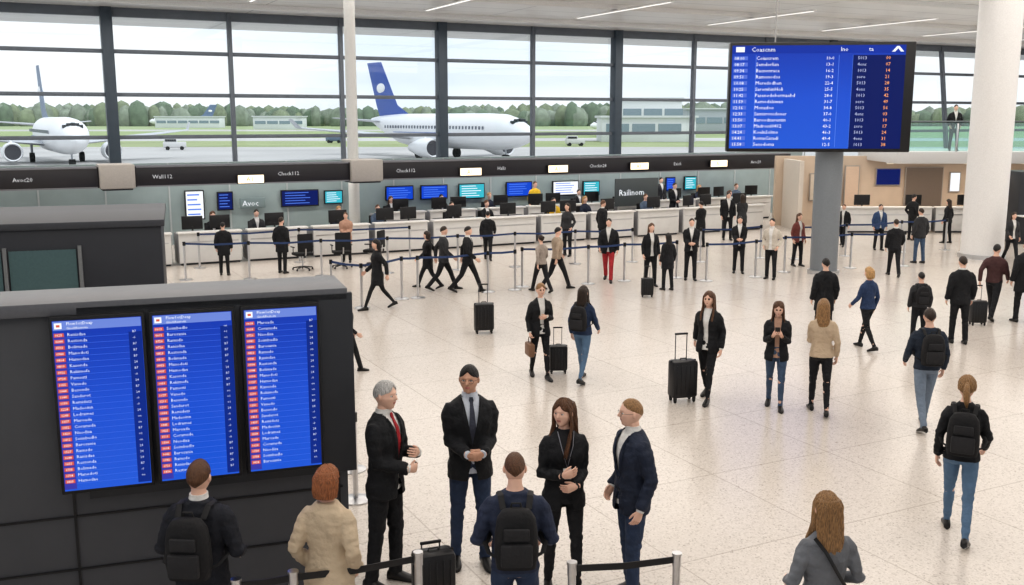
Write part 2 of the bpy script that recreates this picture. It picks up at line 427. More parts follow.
def build_hair(style,pose,g,lvl,hy,hp):
    k=('h',style,pose,g,lvl,hy,hp)
    if k in PC: return PC[k]
    _,J,MH=PC[[q for q in PC if q[0]=='b' and q[1]==g and q[2]==pose and q[3]==lvl and q[4]==hy and q[5]==hp][0]]
    mb=MB(); N=(18,30,96)[lvl]; K=(6,10,18)[lvl]; rr=random.Random(3)
    infl={'short':.009,'bald':.004,'crop':.004}.get(style,.015)
    ph=[rr.uniform(0,6) for _ in range(4)]
    def rip(t,z): return (sin(t*13+ph[0]+z*9)+.7*sin(t*23+ph[1]-z*14)+.6*sin(t*37+ph[2]))*(.0011 if lvl else 0)*(1.5 if style not in('short','crop') else .4)
    rings=[]
    for i in range(K+1):
        row=[]
        for j in range(N):
            t=2*pi*(j+.5)/N; az=abs(((t-pi/2+pi)%(2*pi))-pi)/pi
            zm=.62+(.05*cos(az*14) if az<.3 else 0)-1.12*az
            if style=='crop': zm=.70-.05*az-1.1*az*az**.2
            if g=='f': zm=.60-1.25*az+.05*sin(t*5)
            zm=max(-.62,zm); f=i/K; a0=math.asin(zm); a=a0+(pi/2-.02-a0)*f; dz=sin(a); r=cos(a)
            ii=infl*(0.0 if i==0 else min(1,.55+f*1.5))*(1+.25*sin(2*t+1)*f*(g=='f'))+rip(t,dz)*2*(1-f**3)
            if i==0: ii=-.004+rip(t,0)
            if style=='short' and lvl==2: ii+=.007*max(0,dz)*max(0,sin(t))*(1-f**4)
            row.append(MH@headpt(r*cos(t),r*sin(t),dz,ii,False))
        rings.append(row)
    mb.loft(rings)
    def mass(L):
        L2=[]
        for a,b in zip(L,L[1:]):
            m=4 if lvl==2 else 1
            for q in range(m): L2.append(tuple(a[i]+(b[i]-a[i])*q/m for i in range(4)))
        L2.append(L[-1]); out=[]; n=80 if lvl==2 else 20
        for z,rx,ry,cy in L2:
            rg=ering((0,cy,z),rx,ry,n,2.2); o=[]
            for j,p in enumerate(rg):
                t=2*pi*j/n; w=1
                if lvl==2: w=1+.04*sin(t*9+z*24+ph[0])+.035*sin(t*17-z*16+ph[1])+.03*sin(t*29+z*30)
                q=V((p.x*w,cy+(p.y-cy)*w,p.z)); 
                if lvl==2 and z<1.45: q.z+=.02*sin(t*8+ph[3])
                o.append(MH@q)
            out.append(o)
        mb.loft(out)
    if style=='long': mass([(1.34,.02,.012,-.092),(1.37,.075,.025,-.088),(1.45,.094,.037,-.070),(1.52,.095,.050,-.050),(1.60,.092,.066,-.036),(1.68,.088,.075,-.026),(1.73,.07,.07,-.015)]); 
    if style=='bob': mass([(1.52,.05,.035,-.03),(1.535,.085,.065,-.032),(1.60,.096,.078,-.026),(1.68,.090,.080,-.02),(1.73,.07,.07,-.01)])
    if style=='long' and lvl>0:
        for s in(-1,1):
            for o2,q2 in((0,1),(.012,.8),(-.012,.7)):
                mb.tube([MH@V((s*.05,.06+o2*.4,1.735)),MH@V((s*(.079),.045+o2,1.68)),MH@V((s*(.084+o2*.3),.035+o2,1.6)),MH@V((s*.088,.028+o2*1.3,1.53)),MH@V((s*(.084+o2),.055+o2,1.455)),MH@V((s*(.088+o2),.085+o2,1.40)),MH@V((s*(.080+o2),.115,1.33-abs(o2))),MH@V((s*(.074+o2),.12,1.28-abs(o2)))],[(.010,.008),(.016*q2,.010),(.020*q2,.010),(.022*q2,.012),(.022*q2,.012),(.020*q2,.012),(.014*q2,.010),.003],8,0,ref=(0,1,0))
    if style=='pony':
        mb.ell((0,-.10,1.70),(.025,.022,.025),10,6,0,MH); mb.tube([MH@V(p) for p in((0,-.095,1.70),(0,-.14,1.69),(0,-.155,1.62),(.005,-.15,1.54),(.01,-.14,1.47))],[.018,.026,.034,.028,.008],10)
    if style=='bun': mb.ell((0,-.11,1.70),(.042,.036,.04),12,8,0,MH)
    me=mb.mesh('hair',[MC['hair0']],80); PC[k]=me; return me
mat('skin0',(.78,.50,.385),.5,nscale=20,var=.05); mat('skin1',(.60,.345,.24),.5,nscale=20,var=.05); mat('skin2',(.18,.09,.055),.5,nscale=20,var=.05)
mat('lips',(.52,.20,.17),.45); mat('eye_white',(.7,.68,.66),.2); mat('eye_dark',(.03,.02,.015),.15)
def hairm(n,c): return mat(n,c,.42,bump=.7,nscale=1,var=.24,stretch=(230,230,22),bd=.012)
hairm('hair0',(.035,.02,.012)); hairm('hair_black',(.012,.009,.008)); hairm('hair_brown',(.12,.055,.026)); hairm('hair_auburn',(.34,.13,.055)); hairm('hair_blonde',(.50,.30,.13)); hairm('hair_grey',(.50,.49,.48)); hairm('hair_light',(.30,.17,.075))
HM={'k':'hair_black','d':'hair0','b':'hair_brown','a':'hair_auburn','y':'hair_blonde','g':'hair_grey','l':'hair_light'}
shoeb=mat('black_leather',(.012,.011,.011),.35); soleb=mat('dark_sole',(.02,.02,.02),.7); solew=mat('white_sole',(.7,.7,.68),.6)
def setm(o,ms):
    for i,m in enumerate(ms):
        if m is None or i>=len(o.material_slots): continue
        o.material_slots[i].link='OBJECT'; o.material_slots[i].material=m
BK=(.010,.011,.014); NV=(.018,.026,.05); CH=(.035,.036,.04); WH=(.75,.74,.72); JN=(.11,.19,.30); DJ=(.030,.050,.10); BG=(.58,.47,.34); TN=(.33,.2,.12); GR=(.22,.23,.25); RD=(.45,.03,.03)
PEOPLE=[]
def person(loc,sc,yaw,pose='stand',g='m',top='suit',tc=BK,pc=BK,hair='short',hc='d',label='',shirt=WH,pk='suit',tie=None,hy=0,hp=0,skin=0,px=60,glasses=False,badge=False,beard=False,shoe=None,group=None,sole=None):
    lvl=2 if px>150 else (1 if px>78 else 0)
    b,J,MH=build_body(g,pose,lvl,hy,hp,beard)
    o=mk('person',b,loc=loc,rz=radians(yaw),sc=sc,label=label,cat='person',group=group)
    sk=MC['skin%d'%skin]; hm=MC[HM[hc]]; setm(o,[sk,None,hm])
    dz=J['dz']
    j=mk({'suit':'jacket','open':'jacket','coat':'coat','top':'sweater','vneck':'sweater','cardi':'cardigan'}[top],build_top(g,pose,top,lvl),o); setm(j,[cloth(tc)])
    if top in('suit','open','vneck','cardi'):
        s=mk('shirt',build_shirt(g,pose,lvl),o); setm(s,[cloth(shirt)])
    t=mk('trousers',build_trousers(g,pose,pk,lvl),o); setm(t,[cloth(pc)])
    for q in'LR':
        s=mk('shoe',build_shoe(g,pose,q),o); setm(s,[cloth(shoe) if shoe else shoeb, sole or soleb])
    h=mk('hair',build_hair(hair,pose,g,lvl,hy,hp),o); setm(h,[hm])
    if tie and lvl>0:
        mb=MB()
        def fr(z): cy,rx,ry=prof(g,z); return cy+ry+.012
        L=[(1.50,.014),(1.475,.020),(1.455,.013),(1.38,.020),(1.28,.027),(1.18,.033),(1.10,.036),(1.06,.004)]
        rings=[[V((-w,fr(z)-.004,z+dz)),V((w,fr(z)-.004,z+dz)),V((w,fr(z)+.003,z+dz)),V((-w,fr(z)+.003,z+dz))] for z,w in L]
        mb.loft(rings); mk('necktie',mb.mesh('tie',[cloth(tie)]),o)
    if badge and lvl>0:
        mb=MB(); cy,rx,ry=prof(g,1.2); y=cy+ry+.032
        mb.box((.0,y,1.14+dz),(.07,.004,.095),0,0); mb.tube([(-.07,.055,1.49+dz),(-.05,y-.01,1.38+dz),(0,y,1.19+dz),(.05,y-.01,1.38+dz),(.07,.055,1.49+dz)],.004,5,1)
        mk('badge',mb.mesh('badge',[mat('badge_white',(.8,.8,.8),.4),cloth((.3,.3,.34))]),o,label='white name badge on lanyard')
    if glasses and lvl>0:
        mb=MB()
        for s in(-1,1):
            c=HC+V((s*.031,.096,.004)); pts=[c+V((.023*cos(a),-.002*abs(cos(a)),.016*sin(a))) for a in[2*pi*i/14 for i in range(15)]]
            mb.tube(pts,.0012,5,0,ref=(0,1,0),M=MH); mb.tube([HC+V((s*.054,.094,.010)),HC+V((s*.080,.04,.010)),HC+V((s*.084,-.005,.010))],.0013,5,0,M=MH)
        mb.tube([HC+V((-.008,.096,.008)),HC+V((0,.099,.010)),HC+V((.008,.096,.008))],.0012,5,0,M=MH)
        mk('glasses',mb.mesh('glasses',[black]),o)
    PEOPLE.append((o,J,loc,sc,yaw)); return o
def PP(u,vf,vh,yaw,**k):
    p=G(u,vf); z=GY(u,vh,p.y).z; return person((p.x,p.y,0),z/(1.765+skel(k.get('g','m'),k.get('pose','stand'))['dz']),yaw,px=vf-vh,**k)
def PH(u,vh,Hh,yaw,**k):
    d=ray(u,vh); t=(Hh-H)/d.z; return person((d.x*t,d.y*t,0),Hh/1.765,yaw,px=k.pop('px',200),**k)
def bag_mesh():
    if 'bp' in PC: return PC['bp']
    b=MB(); rings=[]
    for z,w,d in((-.22,.10,.05),(-.21,.14,.075),(-.1,.155,.09),(.05,.15,.085),(.15,.135,.07),(.205,.10,.05),(.22,.05,.025)):
        rings.append(ering((0,0,z),w,d,20,3.2))
    b.loft(rings); b1=b.mesh('b',[mat('backpack_fabric',(.012,.012,.014),.8,bump=.4)],50)
    b2=bpart('pocket',(0,-.095,-.09),(.22,.05,.17),mat('backpack_pocket',(.024,.024,.027),.8,bump=.4),.02)
    b4=bpart('pocket',(0,-.09,.06),(.18,.03,.09),MC['backpack_pocket'],.012)
    b=MB(); b.tube([(-.04,.03,.20),(-.03,.02,.25),(.03,.02,.25),(.04,.03,.20)],.008,6); b3=b.mesh('handle',[rubber])
    st=[]
    for s in(-1,1):
        b=MB(); b.tube([(s*.09,.06,.19),(s*.105,.13,.262),(s*.112,.22,.262),(s*.118,.305,.20),(s*.128,.335,.09),(s*.165,.28,-.04),(s*.215,.15,-.10),(s*.19,.05,-.13),(s*.13,.04,-.16)],[(.022,.006)]*9,6,ref=(1,0,0)); st.append(b.mesh('strap',[mat('backpack_strap',(.02,.02,.022),.8)]))
    PC['bp']=[('body',b1),b2,b4,('handle',b3),('strap',st[0]),('strap',st[1])]; return PC['bp']
def backpack(o,J,label='black backpack worn on a traveller\'s back',f=1.0):
    dz=J['dz']; M=Matrix.Translation(o.location)@Matrix.Rotation(o.rotation_euler.z,4,'Z')@Matrix.Scale(o.scale.x,4)@Matrix.Translation((0,-.225,1.22+dz))@Matrix.Scale(f,4)
    thing('backpack',bag_mesh(),label=label,cat='backpack',M=M)
def case_mesh(col,up=True):
    k='case%s%s'%(str(col),up)
    if k in PC: return PC[k]
    m=mat('case_shell_%d'%int(col[0]*1000),col,.38,bump=.1); e=0 if up else .33
    b=MB(); b.box((0,0,.35),(.40,.24,.56),.045,0)
    for i in range(5): b.box((-.14+.07*i,-.122,.35),(.018,.012,.44),.004,0); b.box((-.14+.07*i,.122,.35),(.018,.012,.44),.004,0)
    b1=b.mesh('shell',[m])
    b=MB(); b.box((0,0,.35),(.404,.012,.564),.003); b2=b.mesh('zip',[black])
    b=MB(); b.tube([(-.09,.09,.6),(-.09,.09,.98-e),(-.085,.09,1.0-e)],.008,8,0); b.tube([(.09,.09,.6),(.09,.09,.98-e),(.085,.09,1.0-e)],.008,8,0); b.box((0,.09,1.005-e),(.21,.03,.03),.01,1); b3=b.mesh('handle',[mat('dark_chrome',(.2,.2,.21),.3,1),black])
    W=[]
    for x in(-.15,.15):
        for y in(-.08,.08):
            b=MB(); b.tube([(x-.012,y,.035),(x+.012,y,.035)],.035,14); b.box((x,y,.065),(.045,.04,.03),.005); W.append(('wheel',b.mesh('wheel',[rubber])))
    b=MB(); b.tube([(-.05,0,.63),(-.045,0,.655),(.045,0,.655),(.05,0,.63)],.008,6); b5=b.mesh('grip',[black])
    PC[k]=[('shell',b1),('zip',b2),('telescopic_handle',b3),('carry_handle',b5)]+W; return PC[k]
def suitcase(u,v,ang=0,sc=1,col=(.012,.012,.014),label='black hard-shell rolling suitcase with raised handle',p=None,up=True):
    p=p or G(u,v); return thing('suitcase',case_mesh(col,up),(p.x,p.y,0),radians(ang),sc,label,'suitcase')

# ================================================================= SETTING
def floor_mat():
    m=bpy.data.materials.new('terrazzo_floor'); m.use_nodes=True; nt=m.node_tree; b=nt.nodes['Principled BSDF']
    tc=nt.nodes.new('ShaderNodeTexCoord'); mp=nt.nodes.new('ShaderNodeMapping'); mp.inputs['Rotation'].default_value=(0,0,-FA); nt.links.new(tc.outputs['Object'],mp.inputs[0])
    n1=nt.nodes.new('ShaderNodeTexNoise'); n1.inputs['Scale'].default_value=.5; n1.inputs['Detail'].default_value=5
    n2=nt.nodes.new('ShaderNodeTexVoronoi'); n2.inputs['Scale'].default_value=62
    br=nt.nodes.new('ShaderNodeTexBrick'); br.offset=0; br.inputs['Scale'].default_value=1; br.inputs['Brick Width'].default_value=1.8; br.inputs['Row Height'].default_value=1.8; br.inputs['Mortar Size'].default_value=.009
    br.inputs['Color1'].default_value=(1,1,1,1); br.inputs['Color2'].default_value=(.955,.955,.955,1); br.inputs['Mortar'].default_value=(.74,.72,.70,1)
    for n in(n1,n2,br): nt.links.new(mp.outputs[0],n.inputs['Vector'])
    r=nt.nodes.new('ShaderNodeValToRGB'); nt.links.new(n2.outputs['Color'],r.inputs[0])
    r.color_ramp.elements[0].color=(.40,.35,.31,1); r.color_ramp.elements[1].position=.28; r.color_ramp.elements[1].color=(.655,.60,.55,1)
    e=r.color_ramp.elements.new(.85); e.color=(.745,.69,.64,1)
    r2=nt.nodes.new('ShaderNodeValToRGB'); nt.links.new(n1.outputs['Fac'],r2.inputs[0]); r2.color_ramp.elements[0].color=(.91,.90,.885,1); r2.color_ramp.elements[1].color=(1,1,1,1)
    a=nt.nodes.new('ShaderNodeMix'); a.data_type='RGBA'; a.blend_type='MULTIPLY'; a.inputs[0].default_value=1; nt.links.new(r.outputs[0],a.inputs[6]); nt.links.new(r2.outputs[0],a.inputs[7])
    c=nt.nodes.new('ShaderNodeMix'); c.data_type='RGBA'; c.blend_type='MULTIPLY'; c.inputs[0].default_value=1; nt.links.new(a.outputs[2],c.inputs[6]); nt.links.new(br.outputs[0],c.inputs[7])
    nt.links.new(c.outputs[2],b.inputs['Base Color']); b.inputs['Roughness'].default_value=.22; b.inputs['Specular IOR Level'].default_value=.45
    return m
FM=floor_mat()
b=MB(); pts=[LP(-25,0),LP(95,0),LP(95,-90),LP(-25,-90)]
b.add([(p.x,p.y,-.15) for p in pts]+[(p.x,p.y,0) for p in pts],[[4,7,6,5],[0,1,2,3],[0,4,5,1],[1,5,6,2],[2,6,7,3],[3,7,4,0]]); struct('floor',b,[FM])
def ceil_mat():
    m=bpy.data.materials.new('ceiling_panels'); m.use_nodes=True; nt=m.node_tree; bb=nt.nodes['Principled BSDF']
    tc=nt.nodes.new('ShaderNodeTexCoord'); br=nt.nodes.new('ShaderNodeTexBrick'); br.offset=0; br.inputs['Scale'].default_value=1; br.inputs['Brick Width'].default_value=9.3; br.inputs['Row Height'].default_value=1.6; br.inputs['Mortar Size'].default_value=.03
    br.inputs['Color1'].default_value=(.86,.86,.855,1); br.inputs['Color2'].default_value=(.83,.83,.83,1); br.inputs['Mortar'].default_value=(.5,.5,.51,1)
    nt.links.new(tc.outputs['Object'],br.inputs['Vector']); nt.links.new(br.outputs[0],bb.inputs['Base Color']); bb.inputs['Roughness'].default_value=.35; return m
CZ=8.35
b=MB(); b.box((35,-37,CZ+.15),(120,90,.3)); struct('ceiling',b,[ceil_mat()],loc=LP(0,0),rz=FA)
for i,dd in enumerate((-3.5,-9.5,-15.5)):
    b=MB(); b.box((35,0,CZ-.09),(120,.35,.2),.03); struct('trim_%d'%(50+i),b,[mat('ceiling_fin',(.84,.84,.84),.4)],loc=LP(0,dd),rz=FA)
frame=mat('window_frame',(.15,.17,.20),.45,nscale=3); frameD=mat('column_frame_dark',(.06,.08,.105),.4,nscale=3)
glass=glassm('facade_glass',(.96,.975,.985),.03)
for k in range(-3,19):
    s=3.95+4.65*k; big=(k in(0,3,5,8,11,14)); w=.42 if big else .17; sl=(k>=9)
    b=MB(); b.box((0,0,CZ/2),(w,.5 if big else .25,CZ+(.12 if sl else 0)),.02); o=struct('trim_%d'%(k+4),b,[frameD if big else frame],loc=LP(s+(.7 if sl else 0),-.1),rz=FA)
    if sl: o.rotation_euler=(0,-radians(10),FA)
    if k<18:
        b=MB(); b.box((2.325,.02,CZ/2),(4.65,.02,CZ-.1)); struct('window_%d'%(k+4),b,[glass],loc=LP(s,0),rz=FA)
for i,z in enumerate((1.75,3.4,5.05,6.7,8.2)):
    b=MB(); b.box((40,0,z),(120,.18,.15 if z<8 else .4),.01); struct('trim_%d'%(40+i),b,[frame],loc=LP(-10,-.06),rz=FA)
def column(name,loc,r,h,m,label,base=True):
    a=MB(); a.cyl((0,0,0),r,h,40); P=[('shaft',a.mesh('shaft',[m]))]
    a=MB(); a.cyl((0,0,0),r*1.12,.12,40); P.append(('base',a.mesh('base',[chrome])))
    return thing(name,P,loc,0,1,label,'column')
p=LU(352,-8.9); column('column',(p.x,p.y,0),.19,CZ,mat('column_light',(.66,.66,.64),.4),'slim pale grey round structural column by the check-in hall')
column('column',(14.2,30.0,0),.60,CZ,mat('column_white',(.84,.83,.82),.35),'thick white round structural column')
# ---------------------------------------------------------------- check-in hall
backm=mat('back_wall_grey',(.31,.38,.39),.35,nscale=2); 
b=MB(); b.box((16.5,0,1.35),(39,.2,2.7)); struct('wall_checkin',b,[backm],loc=LP(-4,-8.0),rz=FA)
for i in range(20):
    b=MB(); b.box((0,-.115,1.35),(.05,.03,2.7)); struct('trim_%d'%(60+i),b,[mat('wall_joint',(.46,.5,.51),.4)],loc=LP(-3+1.95*i,-8.0),rz=FA)
bandm=mat('sign_band',(.024,.022,.026),.35,nscale=2)
segs=[(-6,2.5),(3.5,10.2),(11.3,29.1)]
litS=[SU(u,-10.62) for u in(248,470,558,640,720)]
for a0,a1 in segs:
    L=a1-a0; P=[]
    a=MB(); a.box((L/2,0,2.41),(L,.9,.62),.03); P.append(('housing',a.mesh('housing',[bandm])))
    for zz in(2.12,2.70): P.append(bpart('trim_strip',(L/2,-.46,zz),(L-.1,.03,.04),mat('grey_strip',(.22,.22,.24),.4)))
    o=thing('overhead_sign_bulkhead',P,LP(a0,-10.1),FA,1,'long dark overhead signage bulkhead above check-in desks','sign')
    x=.5; W=['Wall112','Exicli','Check112','Avoc20','Halls','Baggage','Checkin28']; i=0
    while x<L-1.2:
        if all(abs(a0+x+.4-q)>.9 for q in litS): n_,m_=tpart('sign_lettering',W[(i+int(a0)%3)%7],.17,x,-.455,2.34,mat('letter_soft',(.62,.62,.63),emi=1)); mk(n_,m_,o,label='small white lettering')
        x+=1.9; i+=1
for s0,s1 in((2.5,3.5),(10.2,11.3)):
    a=MB(); a.box(((s1-s0)/2,0,2.43),(s1-s0,1.1,.72),.04); m1=a.mesh('x',[mat('beige_box',(.45,.42,.39),.5)])
    a=MB(); a.box(((s1-s0)/2,0,2.05),(s1-s0-.15,.95,.06),.01); thing('bulkhead_connector',[('casing',m1),('soffit',a.mesh('y',[dark]))],LP(s0,-10.15),FA,1,'pale grey box joining two overhead sign bulkheads','box')
for u in(248,470,558,640,720):
    p=LU(u,-10.62); z=ZV(p,179-(u-248)*.033)
    thing('illuminated_sign',[bpart('casing',(0,0,0),(.86,.08,.30),black,.02),bpart('lit_face',(0,-.045,0),(.80,.02,.25),warmS),tpart('lettering','A1',.2,-.15,-.06,-.07,mat('sign_orange',(.5,.15,.03),emi=1))],(p.x,p.y,z),FA,1,'small warm lit sign on the dark bulkhead','sign','lit signs on bulkhead')
def wscreen(u,v,w,h,m,d=-8.2,lab='blue flight screen mounted on the back wall'):
    p=LU(u,d); z=ZV(p,v)
    P=[bpart('casing',(0,0,0),(w+.08,.06,h+.08),black,.01),bpart('display',(0,-.035,0),(w,.01,h),m)]
    n=5
    for i in range(n):
        zz=h/2-(i+.7)*h/(n+.6); x0=-w*.42; x1=x0+w*R.uniform(.55,.85); P.append(bpart('text_line',((x0+x1)/2,-.043,zz),(x1-x0,.004,h*.05),lblueS if m!=cyanS else whiteS))
    thing('wall_screen',P,(p.x,p.y,z),FA,1,lab,'screen','screens on check-in back wall')
for u,v,w,h,m in((221,201,.45,.55,navyS),(297,198,1.25,.5,navyS),(331,197,.6,.4,cyanS),(398,193,1.0,.45,blueS),(433,192,1.0,.45,blueS),(471,191,1.0,.5,cyanS),(519,189,1.05,.5,blueS),(566,188,1.1,.5,whiteS),(592,188,.7,.5,cyanS),(672,184,.4,.5,blueS),(692,183,.55,.5,cyanS)): wscreen(u,v,w,h,m)
wscreen(190,205,.55,.9,whiteS,lab='white illuminated poster on the check-in back wall')
def wallsign(u,v,w,h,txt,sz,d=-8.25,m=None):
    p=LU(u,d); z=ZV(p,v); thing('wall_sign',[bpart('panel',(0,0,0),(w,.06,h),m or mat('sign_board_grey_blue',(.20,.26,.27),.4),.01),tpart('lettering',txt,sz,-w*.42,-.04,-sz*.35,whiteS)],(p.x,p.y,z),FA,1,'grey wall sign with white lettering','sign')
wallsign(249,203,.85,.34,'Avoc',.26); wallsign(638,192,1.95,1.05,'Railinom',.33,-10.5,mat('sign_board_grey',(.085,.10,.105),.4))
whd=mat('desk_white',(.74,.735,.72),.4,nscale=3); gtop=mat('desk_top_grey',(.36,.36,.36),.4)
def desk_parts():
    P=[bpart('front_panel',(0,-.02,.48),(1.74,.06,.84),whd,.01)]
    for s in(-1,1): P.append(bpart('side_panel',(s*.86,.38,.46),(.05,.75,.84),mat('desk_side_grey',(.3,.3,.31),.5),.01))
    P.append(bpart('ledge',(0,.02,.93),(1.80,.34,.05),mat('ledge_white',(.82,.81,.79),.3),.012))
    P.append(bpart('worktop',(0,.42,.74),(1.66,.66,.04),gtop,.008)); P.append(bpart('kick_plate',(0,.02,.045),(1.66,.04,.09),dark)); P.append(bpart('accent_strip',(0,-.055,.66),(1.6,.012,.03),chrome))
    return P
DP=desk_parts()
def mon_parts():
    a=MB(); a.box((0,0,.008),(.24,.18,.016),.004); a.box((0,-.02,.16),(.05,.03,.32),.005)
    return [bpart('housing',(0,0,.42),(.58,.04,.38),black,.01),bpart('display',(0,.023,.42),(.54,.006,.34),lblueS),('stand',a.mesh('a',[black]))]
MP=mon_parts()
def chair_parts():
    m=mat('office_chair_fabric',(.015,.015,.017),.8,bump=.3)
    P=[bpart('seat',(0,0,.45),(.48,.46,.08),m,.03),bpart('backrest',(0,-.24,.78),(.44,.06,.50),m,.028)]
    a=MB(); a.tube([(0,0,.08),(0,0,.42)],.025,10); a.tube([(0,-.1,.42),(0,-.26,.45),(0,-.275,.62)],.02,8); P.append(('column',a.mesh('a',[chrome])))
    a=MB()
    for i in range(5):
        t=2*pi*i/5; a.tube([(0,0,.10),(.28*cos(t),.28*sin(t),.065)],[.025,.015],6); a.ell((.28*cos(t),.28*sin(t),.03),(.028,.028,.03),8,6)
    P.append(('base',a.mesh('a',[black])))
    for s in(-1,1):
        a=MB(); a.tube([(s*.22,-.02,.46),(s*.27,-.02,.5),(s*.27,-.02,.64)],.013,6); a.box((s*.27,.02,.655),(.05,.24,.03),.01); P.append(('armrest',a.mesh('a',[black])))
    return P
CP=chair_parts()
def at(parts,name,loc,rz,label,cat,group=None): return thing(name,parts,loc,rz,1,label,cat,group)
DFRONT=-13.1
for i in range(12):
    s=3.2+1.95*i; at(DP,'check_in_desk',LP(s,DFRONT),FA,'white panelled check-in desk in a long row','desk','check-in desks front row')
    for o_ in((-.42,.36) if i%3==1 else (0,)): at(MP,'computer_monitor',LP(s+o_,DFRONT+.32,.76),FA+R.uniform(-.25,.25),'black computer monitor on a check-in desk','monitor','monitors on check-in desks')
for i in range(9):
    s=12.2+1.95*i; at(DP,'check_in_desk',LP(s,-9.9),FA,'white panelled check-in desk under overhead signs','desk','check-in desks back row')
    for o_ in((-.4,.35) if i%2 else (.1,)): at(MP,'computer_monitor',LP(s+o_,-9.58,.76),FA+R.uniform(-.2,.2),'black computer monitor on a check-in desk','monitor','monitors on rear desks')
staff=[('m','suit',BK,'d'),('f','open',BK,'b'),('m','suit',CH,'k'),('f','top',NV,'y'),('m','top',(.10,.14,.2),'b')]
def seat(s,d,i,tc=None,lab=None,chair=True,pose='sit'):
    g,t,c,h=staff[i%5]; c=tc or c
    if pose=='sit': at(CP,'office_chair',LP(s,d),FA+pi,'black swivel office chair behind a check-in desk','chair','office chairs at check-in')
    p=LP(s,d,0); o=person((p.x,p.y,0),1.0,math.degrees(FA)+180,pose,g,t,c,BK,'short' if g=='m' else('long' if i%3 else 'bun'),h,lab or('agent in dark uniform seated behind a check-in desk' if pose=='sit' else 'agent in dark uniform standing behind a check-in desk'),px=50,group='check-in agents')
for i in range(12):
    s=3.2+1.95*i+(.35 if i%2 else -.3); yv=(i==7)
    seat(s,-11.75,i,tc=(.78,.50,.03) if yv else None,lab='agent in a yellow vest seated behind a check-in desk' if yv else None,pose='clasp' if i==10 else 'sit')
for i in range(9):
    yv=(i==3); seat(12.2+1.95*i+.1,-8.6,i+1,tc=(.78,.50,.03) if yv else None,lab='worker in a yellow vest at a rear check-in desk' if yv else None,pose='stand' if i in(3,6) else 'sit')
for i,(u,v) in enumerate(((342,268),(303,270),(374,266))):
    p=G(u,v); at(CP,'office_chair',(p.x,p.y,0),FA+R.uniform(-1,1),'black swivel office chair standing before the desks','chair','loose office chairs')
# ---------------------------------------------------------------- right side
beigew=mat('beige_wall',(.64,.52,.41),.6,nscale=2); 
b=MB(); b.box((17.5,39.2,1.35),(14.5,.25,2.7)); struct('wall_right',b,[beigew])
b=MB(); b.box((10.6,37.9,1.3),(.16,2.2,2.6)); struct('wall_partition',b,[mat('partition_cream',(.66,.60,.53),.5)])
b=MB(); b.box((20.5,38.0,2.75),(13.5,4.2,.42),.02); struct('trim_100',b,[mat('slab_edge',(.62,.62,.62),.5)])
gb=glassm('balustrade_glass',(.70,.88,.86),.12)
for i in range(6):
    x=14.9+1.9*i; a=MB(); a.box((0,0,.52),(1.84,.025,.98)); m1=a.mesh('g',[gb]); a=MB(); a.tube([(-.95,0,1.06),(.95,0,1.06)],.035,10); m2=a.mesh('r',[mat('rail_dark',(.15,.17,.18),.3,1)]); a=MB(); a.box((-.94,0,.5),(.05,.06,1.0),.008); m3=a.mesh('p',[chrome])
    thing('glass_balustrade',[('glass_panel',m1),('handrail',m2),('post',m3)],(x,36.05,2.96),0,1,'glass balustrade panel with dark handrail on the mezzanine','railing','mezzanine balustrade panels')
for x,w,z,h,m,l in((12.2,1.2,1.5,1.0,mat('panel_cream',(.68,.6,.5),.5),'cream wall panel'),(14.6,.9,1.9,.6,navyS,'small dark flight screen on beige wall'),(17.2,.35,1.7,.7,whiteS,'lit white poster on beige wall'),(16.0,1.4,1.2,2.1,mat('door_dark',(.20,.16,.13),.4),'dark recessed doorway panel in beige wall'),(13.2,.5,1.5,1.6,mat('panel_peach',(.68,.52,.40),.5),'peach wall panel')):
    thing('wall_panel',[bpart('frame',(0,0,0),(w+.08,.06,h+.08),mat('panel_trim',(.4,.36,.33),.5),.01),bpart('face',(0,-.035,0),(w,.02,h),m)],(x,39.02,z),0,1,l,'panel')
for x in(12.6,14.5,16.4): at(DP,'check_in_desk',(x,36.6,0),0,'white service counter before a beige wall','desk','service counters by beige wall'); at(MP,'computer_monitor',(x+.3,36.9,.76),0,'black computer monitor on a service counter','monitor','monitors on service counters')
for i,x in enumerate((11.4,14.2,16.3)):
    a=MB(); a.cyl((0,0,-.04),.14,.04,20); m1=a.mesh('t',[white]); a=MB(); a.cyl((0,0,-.05),.11,.01,20); m2=a.mesh('l',[warmS]); thing('downlight',[('trim_ring',m1),('lens',m2)],(x+2.5,37,2.54),0,1,'round warm recessed downlight under the mezzanine','light','mezzanine downlights')
thing('information_kiosk',[bpart('body',(0,0,1.2),(2.2,1.2,2.4),dark,.03),bpart('screen',(-.2,-.62,1.9),(1.3,.03,.6),blueS),bpart('lit_panel',(-.2,-.62,1.2),(1.3,.03,.5),whiteS),bpart('counter',(0,-.75,.95),(2.2,.4,.05),white,.01)],(17.9,33.8,0),0,1,'dark information kiosk with lit blue screen and counter','kiosk')
